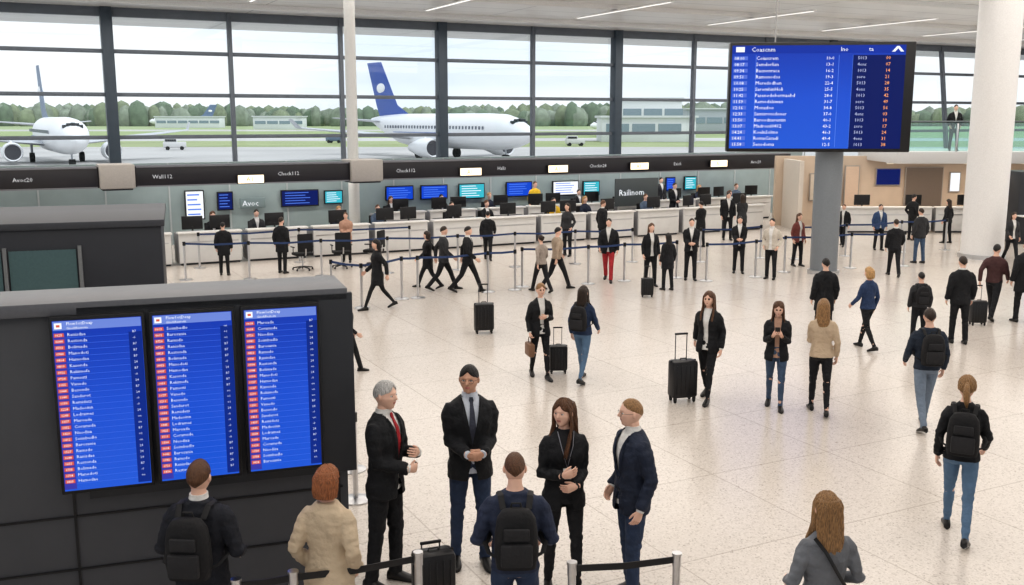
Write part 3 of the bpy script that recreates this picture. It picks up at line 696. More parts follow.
# ---------------------------------------------------------------- large hanging display
pc=G(823,273); YD=pc.y
col=MB(); col.cyl((0,0,0),.36,3.4,32); c1=col.mesh('s',[mat('column_steel_grey',(.22,.24,.26),.35)]); col=MB(); col.cyl((0,0,0),.42,.1,32); c2=col.mesh('s',[chrome])
thing('display_column',[('shaft',c1),('base_ring',c2)],(pc.x,pc.y,0),0,1,'grey round steel column carrying the large display','column')
tl=GY(734,42,YD-.62); br_=GY(909,152,YD-.62); W=br_.x-tl.x; Hh=tl.z-br_.z; cx=(tl.x+br_.x)/2-.06; cz=(tl.z+br_.z)/2
P=[bpart('housing',(0,.16,0),(W,.34,Hh),black,.03)]
W2=W-.32; xo=-.10
P.append(bpart('display',(xo,-.02,0),(W2,.02,Hh-.18),gblue))
P.append(bpart('status_column',(xo+W2*.5-W2*.15,-.034,-.12),(W2*.30,.008,Hh-.42),navyS))
P.append(bpart('header_bar',(xo,-.034,Hh/2-.18),(W2,.008,.2),mat('screen_header',(.01,.04,.34),emi=1)))
x0=-W/2+.12
P.append(bpart('logo_block',(x0+.14,-.040,Hh/2-.18),(.22,.006,.13),whiteS))
P.append(tpart('header_lettering','Coascnm',.16,x0+.42,-.042,Hh/2-.235,whiteS)); P.append(tpart('header_lettering','lno',.15,.45,-.042,Hh/2-.23,whiteS)); P.append(tpart('header_lettering','ta',.15,1.15,-.042,Hh/2-.23,whiteS))
a=MB(); a.add([(1.72,-.042,Hh/2-.25),(1.80,-.042,Hh/2-.25),(1.87,-.042,Hh/2-.17),(1.94,-.042,Hh/2-.25),(2.02,-.042,Hh/2-.25),(1.90,-.042,Hh/2-.11),(1.84,-.042,Hh/2-.11)],[[0,1,2,3,4,5,6]]); P.append(('plane_icon',a.mesh('i',[whiteS])))
for f in(-.36,.12,.2): P.append(bpart('divider_line',(xo+W2*f,-.036,-.1),(.012,.004,Hh-.45),lblueS))
CT=['Coiascrem','Semdorlisn','Bacnonrace','Ramonodos','Meredodhen','SaromhinHoli','Pasenodobermaehd','Remodelswan','Monadoo','Samisrotedoner','Baroodnarentin','Madrosd0412','KoelnSolmo','RomaCaradi','Senodoma']
nr=15; st=(Hh-.44)/nr
for i in range(nr):
    z=Hh/2-.42-st*i-.02
    P.append(bpart('time_chip',(x0+.16,-.038,z+.042),(.36,.004,.095),mat('chip_blue',(.10,.17,.62),emi=1)))
    P.append(tpart('destination',CT[i],.128,x0+.55,-.042,z,whiteS)); P.append(tpart('departure_time','%02d:%02d'%(8+i//2,(i*17)%60),.115,x0,-.042,z,whiteS)); P.append(tpart('gate_number','%d-%d'%(10+i*3%40,i%9),.115,W*.02,-.042,z,whiteS))
    P.append(tpart('status_lettering',['5013','4ons','1013','soro'][i%4],.115,W*.19,-.045,z,mat('status_pale',(.55,.6,.8),emi=1))); P.append(tpart('status_lettering','%02d'%(i*7%60),.12,W*.34,-.045,z,yelS))
P.append(bpart('mount_bracket',(0,.36,Hh*-.1),(.5,.1,1.6),chrome,.02))
a=MB(); a.tube([(-W*.25,.16,Hh/2),(-W*.25,.16,CZ-cz)],.02,10); P.append(('hanger_rod',a.mesh('m',[mat('rod_grey',(.4,.4,.4),.4)])))
thing('departure_display',P,(cx,YD-.62,cz),radians(-5),1,'large black-framed blue departures display on a grey column','display')
# ---------------------------------------------------------------- FIDS wall (near)
D2=V((.948,.317,0)).normalized(); A2=math.atan2(D2.y,D2.x); O2=V((-1.588,8.24,0))+D2*.17
fidm=mat('kiosk_wall_grey',(.075,.078,.088),.5,nscale=3,var=.05)
FP=[bpart('body',(-2.75,.30,1.33),(5.5,.60,2.66),fidm,.006),bpart('cap',(-2.75,.30,2.70),(5.56,.72,.10),mat('kiosk_cap',(.12,.125,.14),.4),.006),bpart('backing_panel',(-1.0,-.03,1.93),(2.14,.06,1.56),dark,.006)]
for x in(-.0801,-2.19,-3.3): FP.append(bpart('panel_joint',(x,-.005,1.33),(.02,.02,2.6),black))
for z in(1.0,.55,.1): FP.append(bpart('panel_joint',(-2.75,-.005,z),(5.4,.02,.015),black))
thing('display_wall',FP,O2,A2,1,'dark grey free-standing wall carrying three departure screens','wall unit')
def fids(x,w,seed):
    r=random.Random(seed); P=[]; h=1.42
    P.append(bpart('frame',(0,.0,0),(w,.07,h),black,.008))
    P.append(bpart('display',(0,-.036,0),(w-.05,.01,h-.06),gblue))
    P.append(bpart('number_column',(-w/2+.069,-.0425,-.05),(.088,.003,h-.19),mat('column_violet',(.05,.05,.36),emi=1)))
    P.append(bpart('status_column',(w*.39,-.0425,-.05),(w*.14,.003,h-.19),mat('status_blue',(.006,.03,.24),emi=1)))
    P.append(bpart('header_bar',(0,-.043,h/2-.068),(w-.06,.004,.07),mat('header_pale',(.16,.24,.62),emi=1)))
    xl=-w/2+.035; P.append(bpart('logo_block',(xl+.032,-.048,h/2-.068),(.052,.004,.045),whiteS)); P.append(bpart('logo_mark',(xl+.032,-.0505,h/2-.068),(.026,.002,.018),redS))
    P.append(tpart('header_lettering','Flow1otDoap',.034,xl+.09,-.048,h/2-.064,whiteS)); P.append(tpart('header_lettering','GinofsResnoits',.025,xl+.09,-.048,h/2-.096,whiteS))
    names=['Remidets','Maroade','Soimbudlo','Ranisdae','Manodoti','Rekimofe','Besondo','Madeoinn','Coramsde','Barosanie','Restonda','Hamodae','Pamosti','Sanderot','Lodrames','Neodisa','Ramsdo','Bolimade','Kasonde','Vanedo']
    n=25; st=(h-.20)/n; soft=mat('screen_text_soft',(.66,.72,.88),emi=1)
    for i in range(n):
        z=h/2-.150-st*i
        P.append(bpart('flight_number_chip',(xl+.034,-.045,z+.010),(.070,.004,st*.58),redS))
        P.append(tpart('departure_time','%02d%02d'%(6+i//2,r.randint(10,59)),.026,xl+.006,-.0485,z+.002,whiteS)); P.append(tpart('destination',names[(i*7+seed)%20],.037,xl+.092,-.0485,z,soft)); P.append(tpart('gate_number',r.choice(['on','-0','+1','24','B7']),.026,w*.36,-.0485,z,soft))
        P.append(bpart('divider_line',(0,-.0418,z-.012),(w-.06,.002,.003),mat('divider_blue',(.05,.14,.68),emi=1)))
    loc=O2+D2*x+V((D2.y,-D2.x,0))*.10; thing('departure_board',P,(loc.x,loc.y,1.945),A2,1,'tall black-framed blue departures screen on dark grey wall','display','three portrait departure boards')
fids(-.53,.63,1); fids(-1.215,.65,2); fids(-1.915,.69,3)
BP=[bpart('body',(-3.2,1.5,1.28),(6.4,3.0,2.56),mat('booth_dark',(.030,.033,.042),.45,nscale=2),.008),bpart('roof',(-3.2,1.5,2.60),(6.5,3.1,.10),mat('booth_roof',(.05,.054,.065),.5),.008)]
for i in range(4): BP.append(bpart('glazing',(-1.65-1.0*i,-.01,1.4),(.9,.04,1.7),mat('booth_glass',(.10,.16,.17),.12)))
for i in range(5): BP.append(bpart('mullion',(-1.15-1.0*i,-.03,1.4),(.05,.06,1.8),mat('booth_mullion',(.2,.21,.22),.4)))
p=GY(161,226,15.0); thing('service_booth',BP,(p.x,p.y,0),A2,1,'charcoal service booth with dark glazing and flat roof','booth')
# ---------------------------------------------------------------- stanchions
def stan_parts():
    a=MB(); a.cyl((0,0,0),.17,.015,24); a.cyl((0,0,.015),.16,.02,24,r2=.05); P=[('base',a.mesh('b',[chrome]))]
    a=MB(); a.cyl((0,0,.03),.03,.87,14); P.append(('post',a.mesh('b',[chrome])))
    a=MB(); a.cyl((0,0,.90),.038,.10,14); P.append(('head',a.mesh('b',[black]))); return P
SP=stan_parts()
beltm=mat('belt_blue',(.03,.06,.16),.7); 
def line(pts,label='chrome queue stanchion with dark retractable belt',grp='queue stanchions',bm=None,pos=None,parts=None):
    P=pos or [G(u,v) for u,v in pts]
    for i,p in enumerate(P):
        e=at(parts or SP,'queue_stanchion',(p.x,p.y,0),0,label,'stanchion',grp)
        if i+1<len(P):
            q=P[i+1]-p; n=V((-q.y,q.x,0)).normalized()*.004; a=MB()
            A=V((0,0,.925)); Bq=V((q.x,q.y,.925)); up=V((0,0,.05)); mid=(A+Bq)/2+V((0,0,-.02*min(2,q.length)))
            rings=[[c-n,c+n,c+n+up,c-n+up] for c in(A,mid,Bq)]
            a.loft(rings); mk('belt',a.mesh('belt',[bm or beltm]),e)
line([(186,280),(250,279),(322,276),(388,273),(458,270),(515,267),(575,264),(632,262)])
line([(332,303),(362,308),(402,299),(418,298),(488,292),(515,290)])
line([(522,287),(588,284),(624,281),(676,278)])
line([(706,281),(755,277),(784,272),(850,268),(903,266)])
line([(795,259),(845,256),(900,252),(945,250)])
line([(200,268),(300,262),(410,259)])
line([(700,262),(760,258)])
def topP(u,v): return G(u,v,1.0)
a=MB(); a.cyl((0,0,.90),.034,.085,16); a.cyl((0,0,.985),.038,.018,16); 
SP2=SP[:2]+[('head',a.mesh('b',[chrome]))]
ps=[V((q.x,q.y,0)) for q in(topP(236,579),topP(293,571),topP(418,552))]
line(None,'chrome queue stanchion with black belt beside waiting travellers','near queue stanchions',black,ps,SP2)
ps=[V((q.x,q.y,0)) for q in(topP(572,562),topP(677,553))]
line(None,'chrome queue stanchion with black belt beside waiting travellers','near queue stanchions',black,ps,SP2)
line([(356,500),(352,470)],bm=black)
# ---------------------------------------------------------------- ceiling lights
for i in range(9):
    for j,dd in enumerate((-10,-24)):
        if 'cl1' not in PC: PC['cl1']=bpart('h',(0,0,-.02),(.16,6.5,.05),white,.005)[1]; PC['cl2']=bpart('d',(0,0,-.05),(.07,6.3,.02),mat('lamp_strip',(1,.97,.93),emi=1.2))[1]
        thing('ceiling_light',[('housing',PC['cl1']),('diffuser',PC['cl2'])],LP(8+6.5*i,dd,CZ-.22),FA,1,'slim white linear ceiling light','light','linear ceiling lights')
# ---------------------------------------------------------------- outside
def ground_mat():
    m=bpy.data.materials.new('airfield_ground'); m.use_nodes=True; nt=m.node_tree; b=nt.nodes['Principled BSDF']; b.inputs['Roughness'].default_value=.9
    tc=nt.nodes.new('ShaderNodeTexCoord'); sx=nt.nodes.new('ShaderNodeSeparateXYZ'); nt.links.new(tc.outputs['Object'],sx.inputs[0])
    mr=nt.nodes.new('ShaderNodeMapRange'); mr.inputs['From Min'].default_value=100; mr.inputs['From Max'].default_value=700; nt.links.new(sx.outputs['Y'],mr.inputs[0])
    r=nt.nodes.new('ShaderNodeValToRGB'); r.color_ramp.interpolation='CONSTANT'; nt.links.new(mr.outputs[0],r.inputs[0])
    T=[(0,(.48,.47,.46)),(.10,(.30,.35,.17)),(.17,(.50,.49,.48)),(.22,(.29,.36,.16)),(.42,(.48,.47,.45)),(.50,(.32,.39,.20)),(.9,(.23,.28,.19))]
    r.color_ramp.elements[0].color=(*T[0][1],1); r.color_ramp.elements[1].position=T[1][0]; r.color_ramp.elements[1].color=(*T[1][1],1)
    for p,c in T[2:]: e=r.color_ramp.elements.new(p); e.color=(*c,1)
    n=nt.nodes.new('ShaderNodeTexNoise'); n.inputs['Scale'].default_value=.05; nt.links.new(tc.outputs['Object'],n.inputs['Vector'])
    mx=nt.nodes.new('ShaderNodeMix'); mx.data_type='RGBA'; mx.blend_type='OVERLAY'; mx.inputs[0].default_value=.3; nt.links.new(r.outputs[0],mx.inputs[6]); nt.links.new(n.outputs['Fac'],mx.inputs[7]); nt.links.new(mx.outputs[2],b.inputs['Base Color']); return m
b=MB(); b.quad((-900,20,-.4),(1100,20,-.4),(1100,1500,-.4),(-900,1500,-.4)); mk('floor_apron',b.mesh('g',[ground_mat()]),kind='structure')
b=MB(); rt=random.Random(5)
for i in range(760):
    x=rt.uniform(-420,520); y=rt.uniform(560,660); h=rt.uniform(7,11.5)+1.5*sin(x*.02); b.ell((x,y,h*.35),(rt.uniform(3,7),5,h*.75),7,5,rt.randint(0,2))
mk('treeline',b.mesh('t',[mat('foliage_dark',(.13,.18,.12),.9,nscale=.3,var=.3),mat('foliage_light',(.20,.24,.15),.9,nscale=.3,var=.3),mat('foliage_hazy',(.23,.27,.21),.9,nscale=.3,var=.3)],0),label='distant line of green trees beyond the airfield',cat='trees',kind='stuff')  # greens paled: distance haze is put into the foliage colours
def bldg(x,y,w,d,h,m,lab,gl=.25):
    P=[bpart('body',(0,0,h/2),(w,d,h),m,.1)]
    for i in range(int(w/5)): P.append(bpart('window',(-w/2+3+5*i,-d/2-.05,h*.55),(4.4,.1,h*gl),mat('bldg_glass',(.22,.29,.34),.2)))
    P.append(bpart('roof',(0,0,h+.2),(w+.8,d+.8,.4),mat('bldg_roof',(.66,.68,.7),.6)))
    thing('airport_building',P,(x,y,-.4),.0,1,lab,'building')
bw=mat('bldg_white',(.70,.72,.74),.7)
q=GY(645,118,200); bldg(q.x,200,18,12,4.6,bw,'low pale terminal building across the apron',.4); q=GY(648,118,250); bldg(q.x,250,15,10,9,bw,'pale two-storey terminal building with glass bands',.4)
q=GY(280,118,420); bldg(q.x,420,20,10,5,bw,'distant low white hangar by the trees'); q=GY(190,118,480); bldg(q.x,480,30,10,5,bw,'distant low white hangar by the trees'); q=GY(735,118,300); bldg(q.x,300,30,10,7,mat('bldg_grey',(.42,.45,.5),.7),'distant grey terminal building')
def plane_parts(tail):
    wp=mat('plane_white',(.82,.83,.85),.3,nscale=1,var=.02); gp=mat('plane_grey',(.50,.52,.55),.4,nscale=1)
    P=[]; b=MB(); Z=3.1; rings=[]
    for y,r,z in((16.5,.05,-.35),(16.2,.55,-.3),(15.3,1.05,-.2),(13.8,1.55,-.08),(12,1.85,0),(9,1.95,0),(-6,1.95,0),(-9,1.75,.2),(-12,1.25,.6),(-14.5,.75,.95),(-16.5,.25,1.2)):
        rings.append([V((r*cos(2*pi*j/28),y,Z+z+r*sin(2*pi*j/28))) for j in range(28)])
    b.loft(rings); P.append(('fuselage',b.mesh('f',[wp])))
    b=MB()
    for k in range(-2,3):
        t=pi/2+k*.30; c=V((1.36*cos(t),14.55-.12*abs(k),Z-.05+1.28*sin(t))); b.box(c,(.42,.5,.34),.05,0)
    P.append(('cockpit_window',b.mesh('c',[mat('plane_glass',(.02,.025,.03),.1)])))
    b=MB()
    for i in range(34):
        y=10.5-.62*i
        for s in(-1,1): b.box((s*1.93,y,Z+.42),(.06,.24,.34))
    P.append(('cabin_windows',b.mesh('c',[mat('cabin_glass',(.12,.14,.18),.2)])))
    for s in(-1,1): P.append(bpart('fuselage_stripe',(s*1.955,2,Z-.2),(.02,20,.08),mat('plane_blue',(.10,.18,.45),.35)))
    for s in(-1,1):
        b=MB(); ra=[]
        for x,y0,y1,z,t in((1.2,4.2,-3.2,Z-1.0,.5),(6,1.3,-3.4,Z-.6,.32),(15.5,-4.4,-6.0,Z+.35,.12),(16,-5.6,-6.7,Z+1.3,.06)):
            ra.append([V((s*x,y0,z)),V((s*x,(y0*.6+y1*.4),z+t)),V((s*x,y1,z)),V((s*x,(y0*.6+y1*.4),z-t*.5))])
        b.loft(ra); P.append(('wing',b.mesh('w',[gp])))
        b=MB(); rr=[]
        for y,r in((5.6,.80),(5.75,.92),(5.0,1.06),(3.4,1.0),(1.8,.62),(1.2,.5)): rr.append([V((s*5.0+r*cos(2*pi*j/24),y,Z-1.75+r*sin(2*pi*j/24))) for j in range(24)])
        b.loft(rr,0,False); b.loft([[V((s*5.0+r*cos(2*pi*j/24),y,Z-1.75+r*sin(2*pi*j/24))) for j in range(24)] for y,r in((5.62,.80),(5.2,.72),(5.15,.1))],1); b.box((s*5.0,2.6,Z-.85),(.25,3,.6),.05)
        P.append(('engine',b.mesh('e',[wp,mat('engine_dark',(.06,.06,.07),.5)])))
        b=MB(); b.loft([[V((s*x,y0,z)),V((s*x,(y0+y1)/2,z+t)),V((s*x,y1,z)),V((s*x,(y0+y1)/2,z-t))] for x,y0,y1,z,t in((.3,-12.3,-15.6,Z+1.0,.18),(5.8,-15.2,-16.6,Z+1.45,.06))]); P.append(('tailplane',b.mesh('w',[gp])))
        b=MB(); b.tube([(s*2.6,-1.2,Z-1.1),(s*2.6,-1.2,.5)],.14,8); b.tube([(s*2.35,-1.2,.55),(s*2.85,-1.2,.55)],.55,16,1); P.append(('main_gear',b.mesh('g',[gp,rubber])))
    b=MB(); b.loft([[V((0,y0,z)),V((t,(y0+y1)/2,z)),V((0,y1,z)),V((-t,(y0+y1)/2,z))] for y0,y1,z,t in((-6.8,-14.6,Z+1.6,.12),(-10.2,-15.4,Z+3.0,.28),(-14.0,-17.6,Z+8.3,.10))]); P.append(('tail_fin',b.mesh('w',[tail])))
    for s in(-1,1): b=MB(); b.ell((s*.14,-14.0,Z+5.1),(.20,1.0,.62),14,8); P.append(('tail_emblem',b.mesh('w',[mat('emblem_white',(.9,.9,.9),.4)])))
    b=MB(); b.tube([(0,12,Z-1.7),(0,12,.4)],.1,8); b.tube([(-.3,12,.38),(.3,12,.38)],.38,16,1); P.append(('nose_gear',b.mesh('g',[gp,rubber]))); return P
tb=mat('tail_blue',(.012,.08,.40),.35,nscale=1); tg=mat('tail_slate',(.12,.18,.30),.4,nscale=1)
PB=plane_parts(tb); PG=plane_parts(tg)
def plane(parts,u,Y,dirx,diry,sc,lab,nose=True):
    d=V((dirx,diry,0)).normalized(); n=GY(u,135,Y); c=V((n.x,n.y,0))-d*16.5*sc; thing('airliner',parts,(c.x,c.y,-.4),math.atan2(-d.x,d.y),sc,lab,'airplane')
plane(PG,76,92,.5,-.86,.92,'white airliner parked nose-on, slate tail fin')
plane(PB,532,103,.60,-.80,1.0,'white airliner with blue tail fin taxiing past the windows')
plane(PG,150,520,-.9,-.4,1.0,'distant small white airliner on the taxiway'); plane(PG,590,300,-.9,-.4,.8,'distant white airliner beside the terminal')
def vehicle(u,v,col,lab,rz=0):
    p=G(u,v,-.4); a=MB(); a.box((0,0,1.0),(4.2,1.9,1.1),.15); a.box((-.7,0,1.8),(2.4,1.7,.8),.2); m1=a.mesh('b',[mat('veh_%d'%int(col[0]*100),col,.4)]); a=MB(); a.box((-.7,-.86,1.85),(2.0,.06,.45)); m2=a.mesh('w',[MC['plane_glass']]); W=[]
    for x in(-1.3,1.3):
        for y in(-.85,.85): a=MB(); a.tube([(x,y-.12,.38),(x,y+.12,.38)],.38,14); W.append(('wheel',a.mesh('w',[rubber])))
    thing('service_vehicle',[('body',m1),('window',m2)]+W,(p.x,p.y,-.4),rz,.75,lab,'vehicle')
vehicle(175,150,(.6,.6,.6),'white apron service vehicle',.3); vehicle(335,143,(.15,.2,.3),'dark apron service vehicle',-.2); vehicle(575,146,(.6,.5,.1),'yellow apron service vehicle',.1)

# ================================================================= PEOPLE
def nearp():
    PP(388,585,380,-112,pose='gest',g='m',top='suit',tc=BK,pc=BK,hair='short',hc='g',tie=(.40,.02,.03),label='grey-haired man in black suit and red tie gesturing with hands',hy=-5)
    PP(471,565,364,-168,pose='clasp',g='m',top='suit',tc=BK,pc=DJ,pk='jeans',hair='short',hc='k',skin=1,glasses=True,shirt=(.62,.66,.74),tie=(.05,.055,.08),hy=-20,label='dark-haired man in glasses, black blazer and dark jeans, hands clasped')
    PP(563,592,398,-172,pose='gest2',g='f',top='open',tc=BK,pc=BK,pk='slim',hair='long',hc='b',hy=-40,badge=True,shirt=(.02,.02,.024),label='long-haired woman in black suit with white badge, talking')
    PP(629,598,398,112,pose='one',g='m',top='suit',tc=NV,pc=DJ,hair='crop',hc='l',glasses=True,hy=-12,label='balding man in glasses and dark navy suit, listening')
    PH(515,453,1.78,2,pose='pack',g='m',top='top',tc=(.025,.035,.07),pc=DJ,pk='jeans',hair='crop',hc='b',hy=0,hp=-8,label='man in navy jacket wearing a black backpack, seen from behind'); backpack(PEOPLE[-1][0],PEOPLE[-1][1])
    PH(197,461,1.78,-5,pose='pack',g='m',top='suit',tc=(.014,.016,.024),pc=BK,hair='short',hc='b',label='man in dark suit with black backpack looking at the departure boards'); backpack(PEOPLE[-1][0],PEOPLE[-1][1])
    PH(326,466,1.70,-12,pose='pock',g='f',top='coat',tc=BG,pc=(.3,.23,.17),hair='bob',hc='a',label='woman with auburn bob in beige coat, seen from behind')
    PH(829,493,1.68,8,pose='pack',g='f',top='top',tc=(.17,.18,.20),pc=DJ,hair='long',hc='l',label='woman with long blonde hair in grey top, seen from behind')
nearp()
near_last=PEOPLE[-1][0]
a=MB(); a.tube([(-.13,-.09,1.475),(-.06,-.135,1.38),(.02,-.145,1.24),(.12,-.14,1.08),(.185,-.08,.97)],[(.014,.004)]*5,6,ref=(1,0,0)); m1=a.mesh('s',[black])
thing('shoulder_bag',[('strap',m1),bpart('pouch',(.215,-.04,.86),(.10,.26,.22),black,.03)],near_last.location,near_last.rotation_euler.z,near_last.scale.x,'black cross-body bag with thin strap','bag')
suitcase(432,0,20,.88,p=G(433,543,.62),label='black cabin suitcase standing beside the barrier',up=False)
def mid(u,vf,vh,yaw,pack=False,**k):
    o=PP(u,vf,vh,yaw,**k)
    if pack: backpack(o,PEOPLE[-1][1])
    return o
mid(955,537,376,-25,True,pose='walk3',g='f',top='top',tc=BK,pc=JN,pk='slim',hair='pony',hc='l',sole=solew,label='woman in black top and blue jeans with backpack, walking away')
mid(922,428,308,-5,True,pose='walk4',g='m',top='top',tc=(.02,.03,.05),pc=(.20,.25,.32),pk='jeans',hair='short',hc='d',sole=solew,label='man in dark jacket and grey-blue jeans with backpack, walking away')
mid(706,400,291,150,False,pose='pullR',g='f',top='open',tc=BK,pc=BK,pk='slim',hair='long',hc='b',label='woman in black blazer pulling a black suitcase'); suitcase(682,401,15,1.0)
mid(774,408,300,165,False,pose='phone',g='f',top='open',tc=BK,pc=(.06,.10,.17),pk='slim',hair='long',hc='b',hp=-14,shirt=(.45,.28,.2),label='woman in black blazer and jeans looking at her phone')
mid(818,413,299,-12,False,pose='onward',g='f',top='top',tc=(.55,.43,.31),pc=BK,pk='slim',hair='long',hc='l',label='woman in beige sweater and black trousers walking away')
mid(540,378,283,195,False,pose='bag',g='f',top='open',tc=BK,pc=BK,pk='slim',hair='bun',hc='l',label='woman in black jacket over white top holding a tan handbag')
mid(582,381,286,-25,True,pose='walk3',g='f',top='top',tc=(.025,.045,.10),pc=JN,pk='slim',hair='long',hc='d',label='woman in navy top and jeans with a black backpack, walking away'); suitcase(558,373,5,.75,label='small black rolling suitcase')
mid(822,341,258,4,False,pose='stand',g='m',top='coat',tc=BK,pc=BK,hair='short',hc='k',label='broad man in a black coat standing, seen from behind')
mid(865,349,267,25,False,pose='walk4',g='f',top='top',tc=(.025,.05,.12),pc=BK,pk='slim',hair='bob',hc='y',label='blonde woman in navy jacket and black trousers walking')
mid(917,343,272,-6,True,pose='stand',g='m',top='top',tc=CH,pc=BK,hair='short',hc='k',label='traveller in charcoal jacket with backpack, seen from behind')
mid(957,343,256,-4,False,pose='stand',g='m',top='suit',tc=BK,pc=BK,hair='short',hc='d',label='man in black suit standing beside a suitcase'); suitcase(977,325,0,.8)
mid(991,319,244,-40,False,pose='walk',g='m',top='top',tc=(.07,.03,.03),pc=BK,hair='short',hc='k',label='man in maroon jacket walking away')
mid(1021,322,240,0,False,pose='stand',g='m',top='coat',tc=BK,pc=BK,hair='short',hc='k',label='person in dark coat at the queue')
mid(378,309,239,110,False,pose='walk',g='f',top='coat',tc=BK,pc=BK,pk='slim',hair='long',hc='k',label='woman in a long black coat striding across the hall')
mid(349,372,296,-90,False,pose='walk3',g='m',top='top',tc=BK,pc=BK,hair='short',hc='k',label='traveller in black jacket stepping past the display wall')
suitcase(484,333,10,.95,label='black suitcase standing alone on the terrazzo floor')
mid(468,292,226,-95,pose='walk',g='m',top='suit',tc=BK,pc=BK,hair='short',hc='k',label='man in black suit striding')
mid(428,288,231,80,pose='walk2',g='f',top='coat',tc=BK,pc=BK,hair='bob',hc='d',label='woman in dark coat walking')
mid(444,290,226,-80,pose='walk',g='m',top='suit',tc=CH,pc=BK,hair='short',hc='d',label='man in charcoal suit walking')
mid(541,292,235,30,pose='walk',g='f',top='top',tc=(.35,.3,.26),pc=BK,hair='bun',hc='d',label='woman in beige top walking')
mid(557,289,227,-60,pose='walk2',g='m',top='top',tc=(.42,.33,.25),pc=BK,hair='short',hc='k',label='traveller in tan jacket walking')
mid(608,281,218,170,pose='walk3',g='m',top='suit',tc=BK,pc=(.40,.03,.04),hair='short',hc='k',label='man in black jacket and red trousers')
mid(650,286,223,190,pose='stand',g='f',top='open',tc=BK,pc=BK,hair='long',hc='b',label='woman in black jacket with a small suitcase'); suitcase(647,297,0,.72,label='small black suitcase on the terrazzo floor')
mid(667,290,233,20,pose='stand',g='f',top='coat',tc=BK,pc=BK,hair='long',hc='k',label='woman in long black coat, seen from behind')
mid(690,280,218,175,pose='clasp',g='m',top='suit',tc=BK,pc=BK,hair='short',hc='d',label='man in black suit with hands clasped')
mid(738,273,216,170,pose='clasp',g='m',top='suit',tc=BK,pc=BK,hair='short',hc='k',label='man in black suit waiting by the barrier')
mid(770,279,218,150,pose='pock',g='m',top='cardi',tc=(.58,.53,.46),pc=BK,hair='short',hc='k',label='man in cream jacket and black trousers standing')
mid(797,266,213,200,pose='stand',g='f',top='open',tc=(.2,.06,.05),pc=BK,hair='long',hc='b',label='woman in dark red jacket waiting')
mid(893,276,219,-10,pose='walk3',g='m',top='suit',tc=BK,pc=BK,hair='short',hc='d',label='man in black suit walking away')
mid(918,263,208,15,pose='stand',g='m',top='suit',tc=CH,pc=(.06,.1,.17),hair='short',hc='d',label='man in charcoal jacket standing')
mid(878,250,204,180,pose='stand',g='m',top='suit',tc=(.04,.08,.18),pc=BK,hair='short',hc='k',label='man in blue blazer facing the hall')
mid(225,275,222,10,pose='stand',g='m',top='coat',tc=BK,pc=BK,hair='short',hc='k',label='person in black coat at the check-in queue')
mid(283,273,217,-15,pose='one',g='m',top='coat',tc=BK,pc=BK,hair='short',hc='d',label='tall person in black coat at a check-in desk')
MC_L='traveller in dark clothing standing in the check-in area'
for i,(u,vf,vh,c) in enumerate(((727,240,192,BK),(741,240,194,CH),(842,246,204,BK),(911,240,194,BK),(946,243,199,BK),(347,262,212,(.5,.3,.22)),(488,260,211,BK),(567,256,203,CH),(602,252,200,BK),(700,247,201,BK),(1010,262,212,CH))):
    PP(u,vf,vh,[180,0,150,-60,30][i%5],pose=['stand','clasp','walk3','pock'][i%4],g='mf'[i%3==1],top=['suit','coat','open','top'][i%4],tc=c,pc=BK,hair='long' if i%3==1 else 'short',hc='kdb'[i%3],label=MC_L if c in(BK,CH,NV) else 'traveller in lighter jacket in the check-in area')
p=GY(954,135,37.2); person((p.x,p.y,2.96),.95,170,'pock','m','suit',BK,BK,'short','k','person in black leaning near the mezzanine balustrade',px=40)
o=[q for q in PEOPLE if 'tan handbag' in q[0]['label']][0]
w=o[1]['wR']; Mo=Matrix.Translation(o[0].location)@Matrix.Rotation(o[0].rotation_euler.z,4,'Z')@Matrix.Scale(o[3],4)
a=MB(); a.tube([(0,-.09,-.2),(0,-.07,-.1),(0,0,-.06),(0,.07,-.1),(0,.09,-.2)],.008,6); m2=a.mesh('h',[mat('tan_strap',(.15,.08,.045),.5)])
thing('handbag',[bpart('body',(0,0,-.30),(.11,.32,.24),mat('tan_leather',(.22,.12,.07),.5),.03),('handle',m2)],label='tan leather handbag held in a hand',cat='bag',M=Mo@Matrix.Translation((w.x,w.y,w.z-.01)))
o=[q for q in PEOPLE if 'phone' in q[0]['label']][0]; w=(o[1]['wR']+o[1]['wL'])/2
Mo=Matrix.Translation(o[0].location)@Matrix.Rotation(o[0].rotation_euler.z,4,'Z')@Matrix.Scale(o[3],4)@Matrix.Translation((w.x,w.y+.06,w.z+.10))@Matrix.Rotation(radians(-35),4,'X')
thing('phone',[bpart('body',(0,0,0),(.075,.009,.15),black,.004),bpart('screen',(0,-.006,0),(.066,.002,.135),lblueS)],label='black smartphone held in both hands',cat='phone',M=Mo)
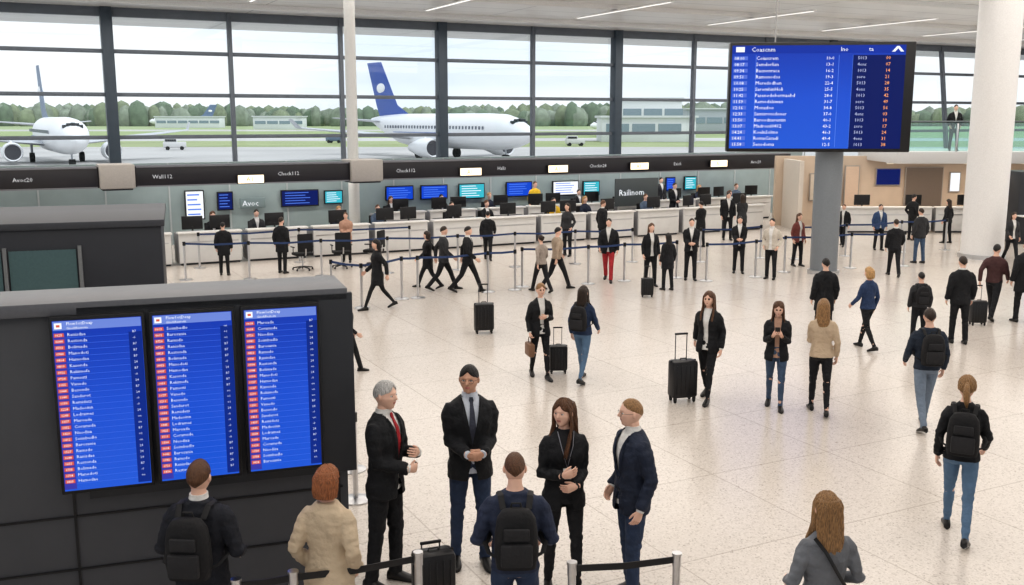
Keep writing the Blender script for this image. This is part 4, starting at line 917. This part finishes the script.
# ================================================================= LIGHT
w=bpy.data.worlds.new('w'); SC.world=w; w.use_nodes=True; nt=w.node_tree; bg=nt.nodes['Background']
tc=nt.nodes.new('ShaderNodeTexCoord'); n=nt.nodes.new('ShaderNodeTexNoise'); n.inputs['Scale'].default_value=3; n.inputs['Detail'].default_value=6
mp=nt.nodes.new('ShaderNodeMapping'); mp.inputs['Scale'].default_value=(1,1,4); nt.links.new(tc.outputs['Generated'],mp.inputs[0]); nt.links.new(mp.outputs[0],n.inputs['Vector'])
r=nt.nodes.new('ShaderNodeValToRGB'); r.color_ramp.elements[0].position=.35; r.color_ramp.elements[0].color=(.70,.79,.88,1); r.color_ramp.elements[1].position=.6; r.color_ramp.elements[1].color=(.90,.92,.93,1)
nt.links.new(n.outputs['Fac'],r.inputs[0]); nt.links.new(r.outputs[0],bg.inputs[0]); bg.inputs[1].default_value=1.06
def area(s,d,z,sx,sy,e,col=(1,.955,.90)):
    l=bpy.data.lights.new('area','AREA'); l.shape='RECTANGLE'; l.size=sx; l.size_y=sy; l.energy=e; l.color=col
    o=bpy.data.objects.new('ceiling_area_light',l); COL.objects.link(o); o.location=LP(s,d,z); o.rotation_euler=(0,0,FA)
for s in(2,16,30,44):
    for d in(-6,-16,-27,-38): area(s,d,CZ-.25,13,9,440)
l=bpy.data.lights.new('under_mezzanine','AREA'); l.shape='RECTANGLE'; l.size=6; l.size_y=1; l.energy=70; l.color=(1,.86,.70); o=bpy.data.objects.new('mezzanine_light',l); COL.objects.link(o); o.location=(16,37.3,2.5)
for s in(8,18,26):
    l=bpy.data.lights.new('bulkhead_light','AREA'); l.shape='RECTANGLE'; l.size=8; l.size_y=.4; l.energy=55; l.color=(1,.95,.88); o=bpy.data.objects.new('bulkhead_light',l); COL.objects.link(o); o.location=LP(s,-9.2,2.62); o.rotation_euler=(0,0,FA)
l=bpy.data.lights.new('sun','SUN'); l.energy=1.7; l.angle=.3; o=bpy.data.objects.new('sun',l); COL.objects.link(o); o.rotation_euler=(radians(35),0,radians(60))
print('TIME',time.time()-T0,len(bpy.data.objects))
